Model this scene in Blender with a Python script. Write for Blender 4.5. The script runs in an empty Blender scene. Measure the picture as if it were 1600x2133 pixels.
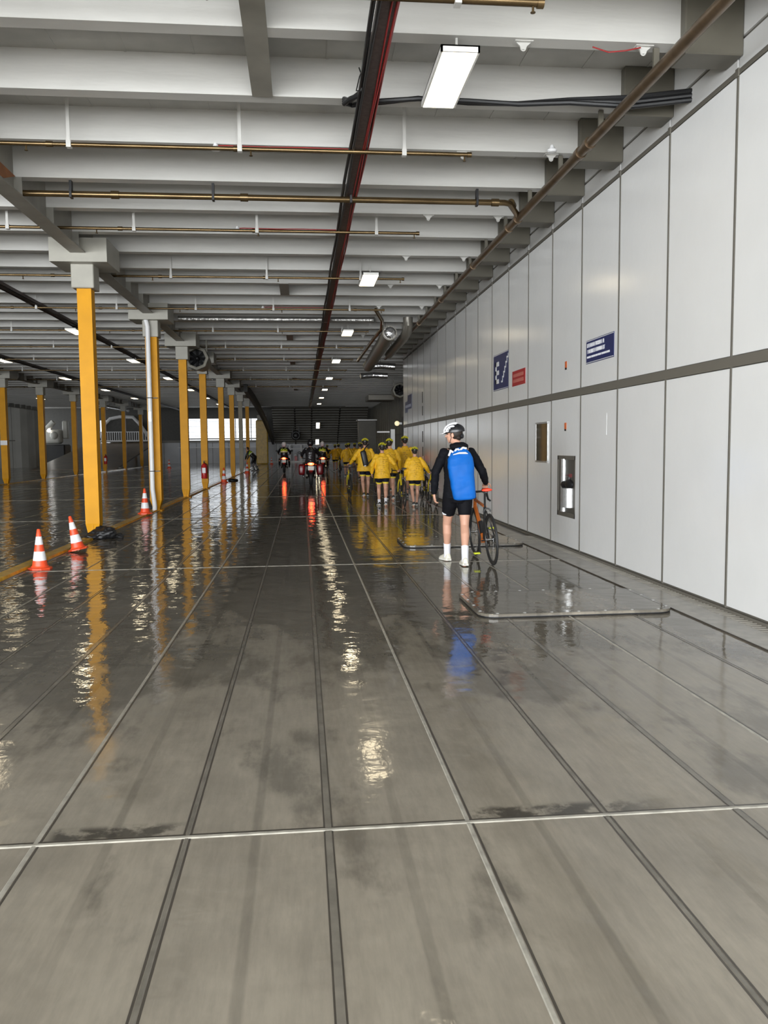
import bpy, bmesh, math, random
from mathutils import Vector, Matrix, noise
random.seed(7)
C = bpy.context.scene.collection
SC = bpy.context.scene
PI = math.pi

# ------------------------------------------------------------------ camera, world, exposure
CAM_H = 1.55
def cam_axes(yaw, pitch, roll):
    cy, sy = math.cos(yaw), math.sin(yaw)
    f = Vector((sy*math.cos(pitch), cy*math.cos(pitch), math.sin(pitch)))
    r = Vector((cy, -sy, 0)); u = r.cross(f)
    c, s = math.cos(roll), math.sin(roll)
    return c*r + s*u, -s*r + c*u, f
_r, _u, _f = cam_axes(0.0979073687, -0.0802248284, -0.00890236282)
cd = bpy.data.cameras.new('camera'); cam = bpy.data.objects.new('camera', cd); C.objects.link(cam)
cd.sensor_fit = 'HORIZONTAL'; cd.sensor_width = 36.0; cd.lens = 36.0*1719.84/1600.0
cd.clip_start = 0.05; cd.clip_end = 500
m = Matrix.Identity(4)
for i in range(3):
    m[i][0] = _r[i]; m[i][1] = _u[i]; m[i][2] = -_f[i]
m[2][3] = CAM_H
cam.matrix_world = m
SC.camera = cam

SC.view_settings.view_transform = 'Standard'
SC.view_settings.look = 'None'
SC.view_settings.gamma = 1
SC.view_settings.use_curve_mapping = False
SC.view_settings.exposure = 1.0

SKY = 1.4
DAY = 7.9      # radiance of the daylight coming in through the stern opening
LAMP = 5.5
w = bpy.data.worlds.new('sky'); SC.world = w; w.use_nodes = True
bgn = w.node_tree.nodes['Background']
bgn.inputs[0].default_value = (0.90, 0.95, 1.0, 1); bgn.inputs[1].default_value = SKY

def portal(name, loc, rot, sx, sy):
    l = bpy.data.lights.new(name, 'AREA'); l.shape = 'RECTANGLE'; l.size = sx; l.size_y = sy
    o = bpy.data.objects.new(name, l); C.objects.link(o); o.location = loc; o.rotation_euler = rot
    l.cycles.is_portal = True
    return o
portal('bow_daylight', (-7.6, 82.6, 3.25), Vector((0, -1, 0)).to_track_quat('-Z', 'Z').to_euler(), 7.0, 2.1)
dl = bpy.data.lights.new('stern_daylight', 'AREA'); dl.shape = 'RECTANGLE'; dl.size = 29; dl.size_y = 4.8
dl.energy = DAY*PI*29*4.8; dl.color = (.95, .98, 1.0)
do = bpy.data.objects.new('stern_daylight', dl); C.objects.link(do); do.location = (-11.2, -7.6, 2.5)
do.rotation_euler = Vector((0, 1, 0)).to_track_quat('-Z', 'Z').to_euler()

# ------------------------------------------------------------------ materials
def mat(name, col, rough=0.5, metal=0.0, spec=0.5, noise_amt=0.0, nscale=5.0, bump=0.0, bscale=40.0,
        emis=None, estr=0.0, stretch=None, coat=0.0, rvar=0.0):
    M = bpy.data.materials.new(name); M.use_nodes = True
    nt = M.node_tree; b = nt.nodes['Principled BSDF']
    b.inputs['Base Color'].default_value = (*col, 1); b.inputs['Roughness'].default_value = rough
    b.inputs['Metallic'].default_value = metal; b.inputs['Specular IOR Level'].default_value = spec
    b.inputs['Coat Weight'].default_value = coat
    if emis:
        b.inputs['Emission Color'].default_value = (*emis, 1); b.inputs['Emission Strength'].default_value = estr
    tc = nt.nodes.new('ShaderNodeTexCoord'); mp = nt.nodes.new('ShaderNodeMapping')
    nt.links.new(tc.outputs['Object'], mp.inputs[0])
    if stretch: mp.inputs['Scale'].default_value = stretch
    n = nt.nodes.new('ShaderNodeTexNoise'); n.inputs['Scale'].default_value = nscale
    n.inputs['Detail'].default_value = 5
    nt.links.new(mp.outputs[0], n.inputs[0])
    if noise_amt > 0:
        mr = nt.nodes.new('ShaderNodeMapRange'); mr.inputs[1].default_value = .3; mr.inputs[2].default_value = .7
        mr.inputs[3].default_value = 1-noise_amt; mr.inputs[4].default_value = 1+noise_amt*.6
        nt.links.new(n.outputs[0], mr.inputs[0])
        mx = nt.nodes.new('ShaderNodeVectorMath'); mx.operation = 'SCALE'
        mx.inputs[0].default_value = col
        nt.links.new(mr.outputs[0], mx.inputs['Scale']); nt.links.new(mx.outputs[0], b.inputs['Base Color'])
    if rvar > 0:
        mr = nt.nodes.new('ShaderNodeMapRange'); mr.inputs[1].default_value = .3; mr.inputs[2].default_value = .7
        mr.inputs[3].default_value = max(0, rough-rvar); mr.inputs[4].default_value = rough+rvar
        nt.links.new(n.outputs[0], mr.inputs[0]); nt.links.new(mr.outputs[0], b.inputs['Roughness'])
    if bump > 0:
        n2 = nt.nodes.new('ShaderNodeTexNoise'); n2.inputs['Scale'].default_value = bscale
        nt.links.new(mp.outputs[0], n2.inputs[0])
        bp = nt.nodes.new('ShaderNodeBump'); bp.inputs['Strength'].default_value = 1.0
        bp.inputs['Distance'].default_value = bump
        nt.links.new(n2.outputs[0], bp.inputs['Height']); nt.links.new(bp.outputs[0], b.inputs['Normal'])
    return M

CEIL = mat('ceiling_paint', (.56, .55, .52), .45, noise_amt=.10, nscale=1.6, stretch=(.5, 1, 3), bump=.002, bscale=9)
CEILD = mat('ceiling_plate_paint', (.44, .43, .40), .5, noise_amt=.16, nscale=2.5)
GIRD = mat('girder_paint', (.27, .255, .22), .5, noise_amt=.15, nscale=3)
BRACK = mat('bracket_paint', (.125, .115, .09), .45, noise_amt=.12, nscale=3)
CAPM = mat('column_cap_paint', (.36, .345, .295), .45, noise_amt=.08, nscale=4)
YEL = mat('column_yellow', (.66, .30, .003), .45, spec=.18, noise_amt=.10, nscale=3, bump=.0008, bscale=14)
KERB = mat('kerb_yellow', (.62, .36, .02), .25, noise_amt=.35, nscale=7)
PANEL = mat('wall_panel', (.80, .80, .79), .20, noise_amt=.02, nscale=2.0, bump=.0012, bscale=11)
PSEAM = mat('wall_seam', (.135, .125, .105), .5)
PBAND = mat('wall_band', (.15, .138, .115), .45)
RWALL = mat('recess_wall', (.30, .285, .235), .5, noise_amt=.1, nscale=1.2)
LWALL = mat('left_wall_paint', (.42, .41, .37), .5, noise_amt=.1, nscale=.8)
FWALL = mat('front_wall_paint', (.66, .67, .70), .5, noise_amt=.1, nscale=.9)
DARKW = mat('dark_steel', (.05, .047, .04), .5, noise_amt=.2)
WHITE = mat('white_paint', (.80, .80, .80), .35, noise_amt=.04)
RAMP = mat('ramp_steel', (.30, .22, .14), .3, noise_amt=.3, nscale=1.2, bump=.004, bscale=3)
BRASS = mat('brass_pipe', (.17, .115, .055), .27, metal=.8, noise_amt=.35, nscale=9, stretch=(.3, .3, 1))
BROWNP = mat('brown_pipe', (.15, .105, .065), .33, metal=.6, noise_amt=.3, nscale=6)
SILV = mat('silver_foil', (.72, .72, .72), .22, metal=.9, bump=.02, bscale=12)
FOIL = mat('pipe_foil', (.42, .41, .39), .4, metal=.8, bump=.02, bscale=14)
DUCTM = mat('duct_grey', (.22, .205, .175), .4, metal=.4, bump=.004, bscale=8)
TRAY = mat('cable_tray_metal', (.10, .075, .07), .5, metal=.3, noise_amt=.3, nscale=20)
BLACK = mat('black_rubber', (.012, .012, .013), .45)
REDC = mat('red_cable_jacket', (.30, .018, .018), .4)
REDP = mat('red_paint', (.50, .02, .018), .35)
STEEL = mat('galvanised_steel', (.55, .55, .54), .35, metal=.6, noise_amt=.15, nscale=20)
CONEO = mat('cone_orange', (.86, .085, .022), .4, noise_amt=.06)
CONEW = mat('cone_reflective', (.83, .83, .85), .3)
LED = mat('led_diffuser', (.9, .9, .85), .4, emis=(1, .84, .56), estr=LAMP)
LEDF = mat('led_frame', (.75, .74, .70), .35)
SBLUE = mat('sign_blue', (.012, .022, .12), .3)
SRED = mat('sign_red', (.42, .018, .022), .35)
SRED2 = mat('sign_red_print', (.58, .16, .13), .4)
SWH = mat('sign_white', (.80, .80, .82), .35)
ORNG = mat('orange_label', (.72, .16, .04), .4)
MIRR = mat('plate_glass', (.10, .085, .06), .04, spec=.9)
NICHE = mat('polished_steel', (.78, .78, .76), .06, metal=1.0)
SKIN = mat('skin', (.62, .34, .235), .5, noise_amt=.06, nscale=9)
HAIR = mat('hair_dark', (.02, .013, .009), .6)
BJKT = mat('black_jacket', (.004, .0045, .007), .8, spec=.2, bump=.004, bscale=22)
BSHT = mat('black_shorts', (.004, .004, .006), .75, spec=.2)
SOCK = mat('white_sock', (.80, .79, .82), .8, bump=.0008, bscale=150)
SHOE = mat('cream_shoe', (.74, .71, .60), .5)
SOLE = mat('shoe_sole', (.80, .78, .70), .6)
BAGB = mat('bag_blue', (.003, .125, .50), .55, spec=.25, noise_amt=.10, nscale=6, bump=.006, bscale=9)
LOGO = mat('bag_logo_white', (.85, .85, .85), .5)
HWHT = mat('helmet_white', (.84, .84, .86), .25)
HBLK = mat('helmet_black', (.014, .014, .016), .3)
HYEL = mat('helmet_yellow', (.80, .72, .03), .35)
YJKT = mat('yellow_jacket', (.84, .47, .015), .6, noise_amt=.12, nscale=7, bump=.006, bscale=13)
YBAND = mat('yellow_band', (.86, .66, .05), .6)
YSLV = mat('jacket_print', (.25, .12, .02), .6)
NAVY = mat('navy_shorts', (.007, .008, .018), .7, spec=.25)
ORF = mat('orange_frame', (.58, .15, .025), .3, metal=.2)
RIMB = mat('rim_black', (.02, .02, .02), .35)
CHROME = mat('chrome', (.6, .6, .6), .2, metal=1)
SADR = mat('saddle_red', (.85, .06, .02), .35)
NEON = mat('neon_yellow', (.72, .80, .03), .4)
YFRM = mat('yellow_frame', (.66, .52, .02), .35)
MBLK = mat('motorcycle_black', (.012, .012, .014), .25)
MRED = mat('motorcycle_red', (.14, .004, .007), .3)
TAIL = mat('tail_light_lens', (.8, .02, .01), .3, emis=(1, .04, .012), estr=9)
TAILH = mat('tail_light_core', (1, .5, .1), .3, emis=(1, .36, .06), estr=9)
PLATE = mat('number_plate', (.80, .80, .74), .4)
HIVIS = mat('hi_vis', (.55, .75, .06), .5)
TYRE = mat('tyre', (.018, .018, .018), .6)
GLASS = bpy.data.materials.new('windshield'); GLASS.use_nodes = True
_b = GLASS.node_tree.nodes['Principled BSDF']; _b.inputs['Transmission Weight'].default_value = .9
_b.inputs['Roughness'].default_value = .05; _b.inputs['Base Color'].default_value = (.5, .55, .55, 1)

def floor_material():
    M = bpy.data.materials.new('wet_deck'); M.use_nodes = True; nt = M.node_tree; N = nt.nodes; L = nt.links
    b = N['Principled BSDF']
    tc = N.new('ShaderNodeNewGeometry'); sx = N.new('ShaderNodeSeparateXYZ'); L.new(tc.outputs['Position'], sx.inputs[0])
    def math_(op, a, b_=None, c=None, clamp=False):
        n = N.new('ShaderNodeMath'); n.operation = op; n.use_clamp = clamp
        for i, v in enumerate((a, b_, c)):
            if v is None: continue
            if isinstance(v, (int, float)): n.inputs[i].default_value = v
            else: L.new(v, n.inputs[i])
        return n.outputs[0]
    def rng(v, a, b_, c, d, smooth=True):
        n = N.new('ShaderNodeMapRange'); n.interpolation_type = 'SMOOTHSTEP' if smooth else 'LINEAR'
        L.new(v, n.inputs[0])
        for i, q in enumerate((a, b_, c, d)): n.inputs[i+1].default_value = q
        return n.outputs[0]
    def nse(scale, st=(1, 1, 1), det=4, rough=.5, loc=(0, 0, 0)):
        mp = N.new('ShaderNodeMapping'); mp.inputs['Scale'].default_value = st; mp.inputs['Location'].default_value = loc
        L.new(tc.outputs['Position'], mp.inputs[0])
        n = N.new('ShaderNodeTexNoise'); n.inputs['Scale'].default_value = scale; n.inputs['Detail'].default_value = det
        n.inputs['Roughness'].default_value = rough; L.new(mp.outputs[0], n.inputs[0]); return n.outputs[0]
    X, Y = sx.outputs[0], sx.outputs[1]
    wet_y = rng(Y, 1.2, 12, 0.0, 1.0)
    big = nse(.9, (1, .5, 1), 6, .6)
    med = nse(3.2, (1, .35, 1), 6, .65, (3, 1, 0))
    fine = nse(28, (1, .12, 1), 5, .7)
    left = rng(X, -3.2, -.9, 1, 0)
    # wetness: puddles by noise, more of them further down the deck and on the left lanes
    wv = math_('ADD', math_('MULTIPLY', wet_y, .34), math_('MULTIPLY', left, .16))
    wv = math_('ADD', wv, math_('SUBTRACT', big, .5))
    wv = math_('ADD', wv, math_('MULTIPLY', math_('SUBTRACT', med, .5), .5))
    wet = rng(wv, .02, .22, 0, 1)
    # faint tyre bands between the plating seams
    fx = math_('FRACT', math_('DIVIDE', math_('SUBTRACT', X, .08), .575))
    band = rng(math_('ABSOLUTE', math_('SUBTRACT', fx, .5)), .02, .045, .78, 1)
    band = math_('MAXIMUM', band, rng(nse(.7, (1, .3, 1), 3), .4, .62, .7, 1.0))
    # dark smears held back by the cross weld
    dy = rng(math_('ABSOLUTE', math_('SUBTRACT', Y, 3.31)), .03, .085, 1, 0)
    dx = math_('MAXIMUM', math_('MULTIPLY', rng(X, .66, .72, 0, 1), rng(X, 1.25, 1.6, 1, 0)),
               math_('MULTIPLY', rng(X, -1.05, -1.0, 0, 1), rng(X, -.62, -.4, 1, 0)))
    up = rng(Y, 3.235, 3.25, 0, 1)
    sm = math_('MULTIPLY', math_('MULTIPLY', dy, dx), math_('MULTIPLY', up, rng(nse(9, (1, 1, 1), 5, .6), .38, .56, 0, 1)))
    smf = math_('SUBTRACT', 1, math_('MULTIPLY', sm, .72))
    v = rng(med, .3, .7, .84, 1.12)
    v = math_('MULTIPLY', v, rng(fine, .3, .7, .93, 1.06))
    v = math_('MULTIPLY', v, rng(big, .3, .7, .9, 1.08))
    v = math_('MULTIPLY', math_('MULTIPLY', v, band), smf)
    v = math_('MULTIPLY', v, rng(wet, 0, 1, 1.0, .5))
    vm = N.new('ShaderNodeVectorMath'); vm.operation = 'SCALE'; vm.inputs[0].default_value = FLOORC
    L.new(v, vm.inputs['Scale']); L.new(vm.outputs[0], b.inputs['Base Color'])
    r = rng(wet, 0, 1, .105, .045)
    r = math_('ADD', r, rng(med, .35, .7, -.03, .04))
    r = math_('MAXIMUM', r, .03)
    L.new(r, b.inputs['Roughness'])
    b.inputs['Specular IOR Level'].default_value = .5; b.inputs['IOR'].default_value = 1.45
    rip = nse(7, (1.0, 1.1, 1), 3, .5, (7, 2, 0)); rip2 = nse(1.9, (1.0, 1.2, 1), 2, .5)
    hgt = math_('ADD', math_('MULTIPLY', rip, .28), math_('MULTIPLY', rip2, 1.0))
    hgt = math_('MULTIPLY', hgt, rng(X, -4.5, -.5, 1.6, .55))
    hgt = math_('ADD', hgt, math_('MULTIPLY', nse(60, (1, .3, 1), 3), .02))
    bp = N.new('ShaderNodeBump'); bp.inputs['Strength'].default_value = 1; bp.inputs['Distance'].default_value = .0135
    L.new(hgt, bp.inputs['Height']); L.new(bp.outputs[0], b.inputs['Normal'])
    return M
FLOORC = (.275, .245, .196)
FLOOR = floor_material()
BEAD = mat('weld_bead', (.36, .34, .29), .3, noise_amt=.3, nscale=14, bump=.001, bscale=60)
STRIPM = mat('deck_strip', (.17, .155, .128), .2, noise_amt=.3, nscale=7)
GUTM = mat('gutter_strip', (.30, .28, .24), .25, noise_amt=.2, nscale=6)
GAPM = mat('deck_gap', (.06, .052, .042), .3)

# ------------------------------------------------------------------ mesh helpers
class MB:
    def __init__(s): s.bm = bmesh.new()
    def box(s, c, size, rot=None, mi=0, bev=0.0, seg=1):
        bm = s.bm; before = set(bm.faces) if bev == 0 else None
        M = Matrix.Translation(Vector(c))
        if rot is not None: M = M @ (rot.to_4x4() if isinstance(rot, Matrix) else rot)
        hx, hy, hz = size[0]/2, size[1]/2, size[2]/2
        vs = [bm.verts.new(M @ Vector((x, y, z))) for x in (-hx, hx) for y in (-hy, hy) for z in (-hz, hz)]
        idx = [(0, 1, 3, 2), (4, 6, 7, 5), (0, 4, 5, 1), (2, 3, 7, 6), (0, 2, 6, 4), (1, 5, 7, 3)]
        fs = [bm.faces.new([vs[i] for i in f]) for f in idx]
        for f in fs: f.material_index = mi
        if bev > 0:
            es = list({e for f in fs for e in f.edges})
            r = bmesh.ops.bevel(bm, geom=es, offset=bev, segments=seg, affect='EDGES', profile=.5)
            for f in r['faces']: f.material_index = mi
        return s
    def span(s, a, b, mi=0, bev=0.0):
        c = [(a[i]+b[i])/2 for i in range(3)]; z = [abs(b[i]-a[i]) for i in range(3)]
        return s.box(c, z, mi=mi, bev=bev)
    def ring(s, pts): return [s.bm.verts.new(p) for p in pts]
    def loft(s, rings, mi=0, caps=True, closed=True):
        rs = [s.ring(r) for r in rings]; n = len(rs[0])
        for a, b in zip(rs[:-1], rs[1:]):
            for i in range(n if closed else n-1):
                f = s.bm.faces.new((a[i], a[(i+1) % n], b[(i+1) % n], b[i])); f.material_index = mi
        if caps:
            for r, rev in ((rs[0], True), (rs[-1], False)):
                try:
                    f = s.bm.faces.new(list(reversed(r)) if rev else r); f.material_index = mi
                except ValueError: pass
        return s
    def tube(s, pts, r, seg=10, mi=0, caps=True, ell=None):
        P = [Vector(p) for p in pts]; n = len(P)
        R = list(r) if isinstance(r, (list, tuple)) else [r]*n
        T = []
        for i in range(n):
            a = P[max(0, i-1)]; b = P[min(n-1, i+1)]; T.append((b-a).normalized())
        up = Vector((0, 0, 1)) if abs(T[0].z) < .9 else Vector((1, 0, 0))
        u = T[0].cross(up).normalized(); rings = []
        for i in range(n):
            u = (u - T[i]*u.dot(T[i])).normalized(); v = T[i].cross(u)
            e = ell if ell else 1
            rings.append([P[i] + (u*math.cos(2*PI*k/seg) + v*math.sin(2*PI*k/seg)*e)*R[i] for k in range(seg)])
        return s.loft(rings, mi, caps)
    def limb(s, pts, r, seg=14, sub=4):
        """round-ended tapering tube through the joints"""
        P = [Vector(p) for p in pts]; R = list(r); Q = []; RR = []
        for i in range(len(P)-1):
            for k in range(sub):
                t = k/sub; Q.append(P[i].lerp(P[i+1], t)); RR.append(R[i]*(1-t)+R[i+1]*t)
        Q.append(P[-1]); RR.append(R[-1])
        s.tube(Q, RR, seg)
        for p, q in ((P[0], R[0]), (P[-1], R[-1])): s.ell(p, (q, q, q), seg=seg)
        for p, q in zip(P[1:-1], R[1:-1]): s.ell(p, (q, q, q), seg=seg)
        return s
    def ell(s, c, rad, rot=None, seg=14, mi=0, zmin=-1.0):
        M = Matrix.Translation(Vector(c))
        if rot is not None: M = M @ rot.to_4x4()
        M = M @ Matrix.Diagonal((*rad, 1))
        rings = []; n = max(6, seg//2)
        a0 = math.asin(max(-1, zmin)) if zmin > -1 else -PI/2*.97
        for i in range(n+1):
            a = a0 + (PI/2*.97 - a0)*i/n
            rings.append([M @ Vector((math.cos(a)*math.cos(2*PI*k/seg), math.cos(a)*math.sin(2*PI*k/seg), math.sin(a))) for k in range(seg)])
        return s.loft(rings, mi)
    def torus(s, c, R, r, axis='X', seg=32, rs=8, mi=0, a0=0, a1=2*PI):
        full = abs(a1-a0-2*PI) < 1e-6
        pts = []
        for i in range(seg+1):
            a = a0+(a1-a0)*i/seg
            if axis == 'X': pts.append(Vector(c)+Vector((0, math.cos(a)*R, math.sin(a)*R)))
            elif axis == 'Z': pts.append(Vector(c)+Vector((math.cos(a)*R, math.sin(a)*R, 0)))
            else: pts.append(Vector(c)+Vector((math.cos(a)*R, 0, math.sin(a)*R)))
        rings = []
        ax = {'X': Vector((1, 0, 0)), 'Y': Vector((0, 1, 0)), 'Z': Vector((0, 0, 1))}[axis]
        for p in pts[:-1] if full else pts:
            o = (p-Vector(c)).normalized()
            rings.append([p + (o*math.cos(2*PI*k/rs)+ax*math.sin(2*PI*k/rs))*r for k in range(rs)])
        rs_ = [s.ring(q) for q in rings]; m = len(rs_)
        for i in range(m if full else m-1):
            a, b = rs_[i], rs_[(i+1) % m]
            for k in range(rs):
                f = s.bm.faces.new((a[k], a[(k+1) % rs], b[(k+1) % rs], b[k])); f.material_index = mi
        return s
    def prism(s, poly, a, b, axis='Y', mi=0):
        """poly: 2D points; extruded from a to b along axis"""
        def P(p, t):
            return {'Y': (p[0], t, p[1]), 'X': (t, p[0], p[1]), 'Z': (p[0], p[1], t)}[axis]
        return s.loft([[P(p, a) for p in poly], [P(p, b) for p in poly]], mi)
    def mesh(s, name, mats, smooth=False):
        bmesh.ops.recalc_face_normals(s.bm, faces=s.bm.faces[:])
        me = bpy.data.meshes.new(name); s.bm.to_mesh(me); s.bm.free()
        for m_ in (mats if isinstance(mats, (list, tuple)) else [mats]): me.materials.append(m_)
        if smooth:
            me.polygons.foreach_set('use_smooth', [True]*len(me.polygons))
            try: me.set_sharp_from_angle(angle=R_(40))
            except Exception: pass
        return me
    def obj(s, name, mats, parent=None, smooth=False, loc=None):
        o = bpy.data.objects.new(name, s.mesh(name, mats, smooth)); C.objects.link(o)
        if parent: o.parent = parent
        if loc: o.location = loc
        return o
def R_(d): return math.radians(d)

def tag(o, label, cat, group=None, kind=None):
    o['label'] = label; o['category'] = cat
    if group: o['group'] = group
    if kind: o['kind'] = kind
    return o
def thing(name, label, cat, loc=(0, 0, 0), rz=0, group=None, rot=None):
    o = bpy.data.objects.new(name, None); C.objects.link(o); o.empty_display_size = .1
    o.location = loc; o.rotation_euler = rot if rot else (0, 0, rz)
    return tag(o, label, cat, group)
def struct(o): o['kind'] = 'structure'; return o
def copy_tree(o, parent=None):
    c = o.copy(); C.objects.link(c)
    if parent: c.parent = parent
    for ch in [x for x in KIDS.get(o.name, o.children)]: copy_tree(ch, c)
    return c
KIDS = {}

def remesh(mb, voxel, name, m_, parent=None, smooth=3, wrinkle=0, wscale=14, seed=0):
    o = mb.obj(name, m_, parent)
    md = o.modifiers.new('r', 'REMESH'); md.mode = 'VOXEL'; md.voxel_size = voxel
    if smooth:
        sm = o.modifiers.new('s', 'SMOOTH'); sm.iterations = smooth; sm.factor = .5
    dg = bpy.context.evaluated_depsgraph_get()
    me = bpy.data.meshes.new_from_object(o.evaluated_get(dg)); o.modifiers.clear()
    old = o.data; o.data = me; bpy.data.meshes.remove(old); me.name = name
    if not me.materials: me.materials.append(m_)
    if wrinkle:
        nrm = [v.normal.copy() for v in me.vertices]; cos = []
        for v, nn in zip(me.vertices, nrm):
            c_ = v.co
            p = Vector((c_.x*wscale, c_.y*wscale, c_.z*wscale*1.7+seed))
            cos.extend(c_+nn*(noise.noise(p)+.5*noise.noise(p*2.1))*wrinkle)
        me.vertices.foreach_set('co', cos)
    me.polygons.foreach_set('use_smooth', [True]*len(me.polygons))
    return o

# ------------------------------------------------------------------ setting: floor
Y0, Y1 = -8.0, 82.0
XL, XR = -26.0, 3.87
ZF, ZP = 4.995, 5.37
b = MB()
b.span((XL-.2, Y0-14, -.15), (6.6, Y1+.3, 0))
k = -45
xs = [.08+.575*i for i in range(-44, 6)]
for i, x in zip(range(-44, 6), xs):
    if i % 3 == 1:
        b.prism([(x-.011, -.001), (x-.006, .003), (x+.006, .003), (x+.011, -.001)], Y0, Y1, 'Y', 1)
        b.span((x+.013, Y0, -.001), (x+.022, Y1, .0006), 3)
    elif i % 3 == 2:
        b.span((x-.006, Y0, -.001), (x+.002, Y1, .0007), 3); b.span((x+.022, Y0, -.001), (x+.030, Y1, .0007), 3)
        b.prism([(x+.002, -.001), (x+.006, .0018), (x+.018, .0018), (x+.022, -.001)], Y0, Y1, 'Y', 2)
    else:
        b.span((x-.019, Y0, -.001), (x-.013, Y1, .0007), 3); b.span((x+.013, Y0, -.001), (x+.019, Y1, .0007), 3)
        b.span((x-.013, Y0, -.001), (x+.013, Y1, .0022), 2)
for j in range(-1, 11):
    y = 3.24+7.5*j
    b.prism([(y-.014, -.001), (y-.008, .004), (y+.008, .004), (y+.014, -.001)], XL, 3.42, 'X', 1)
    b.span((XL, y+.015, -.001), (3.42, y+.026, .0008), 3)
# gutter strip along the right wall
b.span((3.42, Y0, -.001), (3.425, 31.2, .012), 3); b.span((3.425, Y0, -.001), (3.72, 31.2, .008), 4); b.span((3.72, Y0, -.001), (3.85, 31.2, .002), 3)
for j in range(0, 180):
    y = 1.0+j*.07
    b.span((3.72, y, 0), (3.845, y+.03, .010), 4)
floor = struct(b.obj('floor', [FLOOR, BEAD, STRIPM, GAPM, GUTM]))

# raised hatch covers
def hatch(name, label, x0, x1, y0, y1):
    t = thing(name, label, 'hatch cover', ((x0+x1)/2, (y0+y1)/2, 0), 0, 'deck hatch covers')
    hx, hy = (x1-x0)/2, (y1-y0)/2; r = .16
    def rr(o, z):
        pts = []
        for cx, cy, a0 in ((hx-r, hy-r, 0), (-hx+r, hy-r, PI/2), (-hx+r, -hy+r, PI), (hx-r, -hy+r, 1.5*PI)):
            for q in range(7):
                a = a0+PI/2*q/6; pts.append((cx+(r-o)*math.cos(a), cy+(r-o)*math.sin(a), z))
        return pts
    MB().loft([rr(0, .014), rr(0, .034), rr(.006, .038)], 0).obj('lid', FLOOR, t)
    MB().loft([rr(.004, .001), rr(.002, .008), rr(.004, .015)], 0).obj('shadow_band', BLACK, t)  # black band under the lid, painted in as the shadow line along its edge
    mb = MB(); a = rr(.045, .0385); c = rr(.052, .0385); n = len(a)
    for q in range(n):
        v = [mb.bm.verts.new(p) for p in (a[q], a[(q+1) % n], c[(q+1) % n], c[q])]; mb.bm.faces.new(v)
    mb.obj('groove', GAPM, t)
    bs = []
    for q in range(7): bs += [(-hx+r+(2*hx-2*r)*q/6, hy-.03), (-hx+r+(2*hx-2*r)*q/6, -hy+.03)]
    for q in range(4): bs += [(-hx+.03, -hy+r+(2*hy-2*r)*q/3), (hx-.03, -hy+r+(2*hy-2*r)*q/3)]
    for (x, y) in bs:
        o = MB(); o.ell((x, y, .038), (.016, .016, .007), zmin=0, seg=10); o.obj('bolt', STEEL, t, True)
    return t
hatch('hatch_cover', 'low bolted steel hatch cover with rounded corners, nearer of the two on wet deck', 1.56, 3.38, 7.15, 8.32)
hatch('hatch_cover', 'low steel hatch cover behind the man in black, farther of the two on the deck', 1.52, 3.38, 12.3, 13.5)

# yellow kerb
b = MB(); b.prism([(-3.74, 0), (-3.73, .035), (-3.56, .035), (-3.55, 0)], Y0, 74, 'Y')
struct(b.obj('trim_1', KERB))
b = MB(); b.prism([(-3.535, .0), (-3.53, .006), (-3.50, .006), (-3.495, 0)], Y0, 74, 'Y')
struct(b.obj('trim_2', GAPM))
b = MB(); b.prism([(-13.1, 0), (-13.09, .035), (-12.93, .035), (-12.92, 0)], 20, 74, 'Y')
struct(b.obj('trim_3', KERB))

# ------------------------------------------------------------------ setting: right wall
WY1 = 31.3
b = MB()
b.span((3.872, Y0, 0), (4.12, WY1, ZP), 1)
PX0, PX1 = 3.852, 3.874
kk = list(range(-11, 18))
NI = (11.40, 12.23, .48, 1.38)       # service niche in the lower row (y0, y1, z0, z1)
for k in kk:
    y0 = 7.16+1.345*k+.017; y1 = min(7.16+1.345*(k+1)-.017, WY1)
    if y1 <= y0: continue
    if y0 < NI[0] < y1:
        b.span((PX0, y0, .055), (PX1, NI[0], 2.215)); b.span((PX0, NI[1], .055), (PX1, y1, 2.215))
        b.span((PX0, NI[0], .055), (PX1, NI[1], NI[2])); b.span((PX0, NI[0], NI[3]), (PX1, NI[1], 2.215))
    else:
        b.span((PX0, y0, .055), (PX1, y1, 2.215), 0, .003)
    b.span((PX0, y0, 2.325), (PX1, y1, 4.745), 0, .003)
    b.span((PX0, y0, 4.80), (PX1, y1, 5.02))
    b.span((PX0, y0, 5.055), (PX1, y1, ZP))
b.span((3.845, Y0, 2.222), (3.874, WY1, 2.318), 2)
b.span((3.838, Y0, 0), (3.874, WY1, .035), 2)
b.span((3.848, Y0, 4.752), (3.874, WY1, 4.796), 2)
for k in kk:
    y = 7.16+1.345*k
    b.span((3.846, y-.012, .04), (3.874, y+.012, 4.76), 1)
    b.box((3.842, y, 4.77), (.012, .05, .07), mi=2)
wr = struct(b.obj('wall_right', [PANEL, PSEAM, PBAND]))
# end face of the near wall and the recess beyond
b = MB()
b.span((3.87, WY1, 0), (6.42, WY1+.12, ZP), 0)
b.span((6.4, WY1, 0), (6.6, Y1, ZP), 0)
for z in (2.27,): b.span((6.37, WY1, z-.05), (6.41, Y1, z+.05), 1)
for j in range(34): b.span((6.385, WY1+.5+j*1.5, 0), (6.405, WY1+.53+j*1.5, ZP), 1)
struct(b.obj('wall_right_far', [RWALL, PBAND]))

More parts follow.
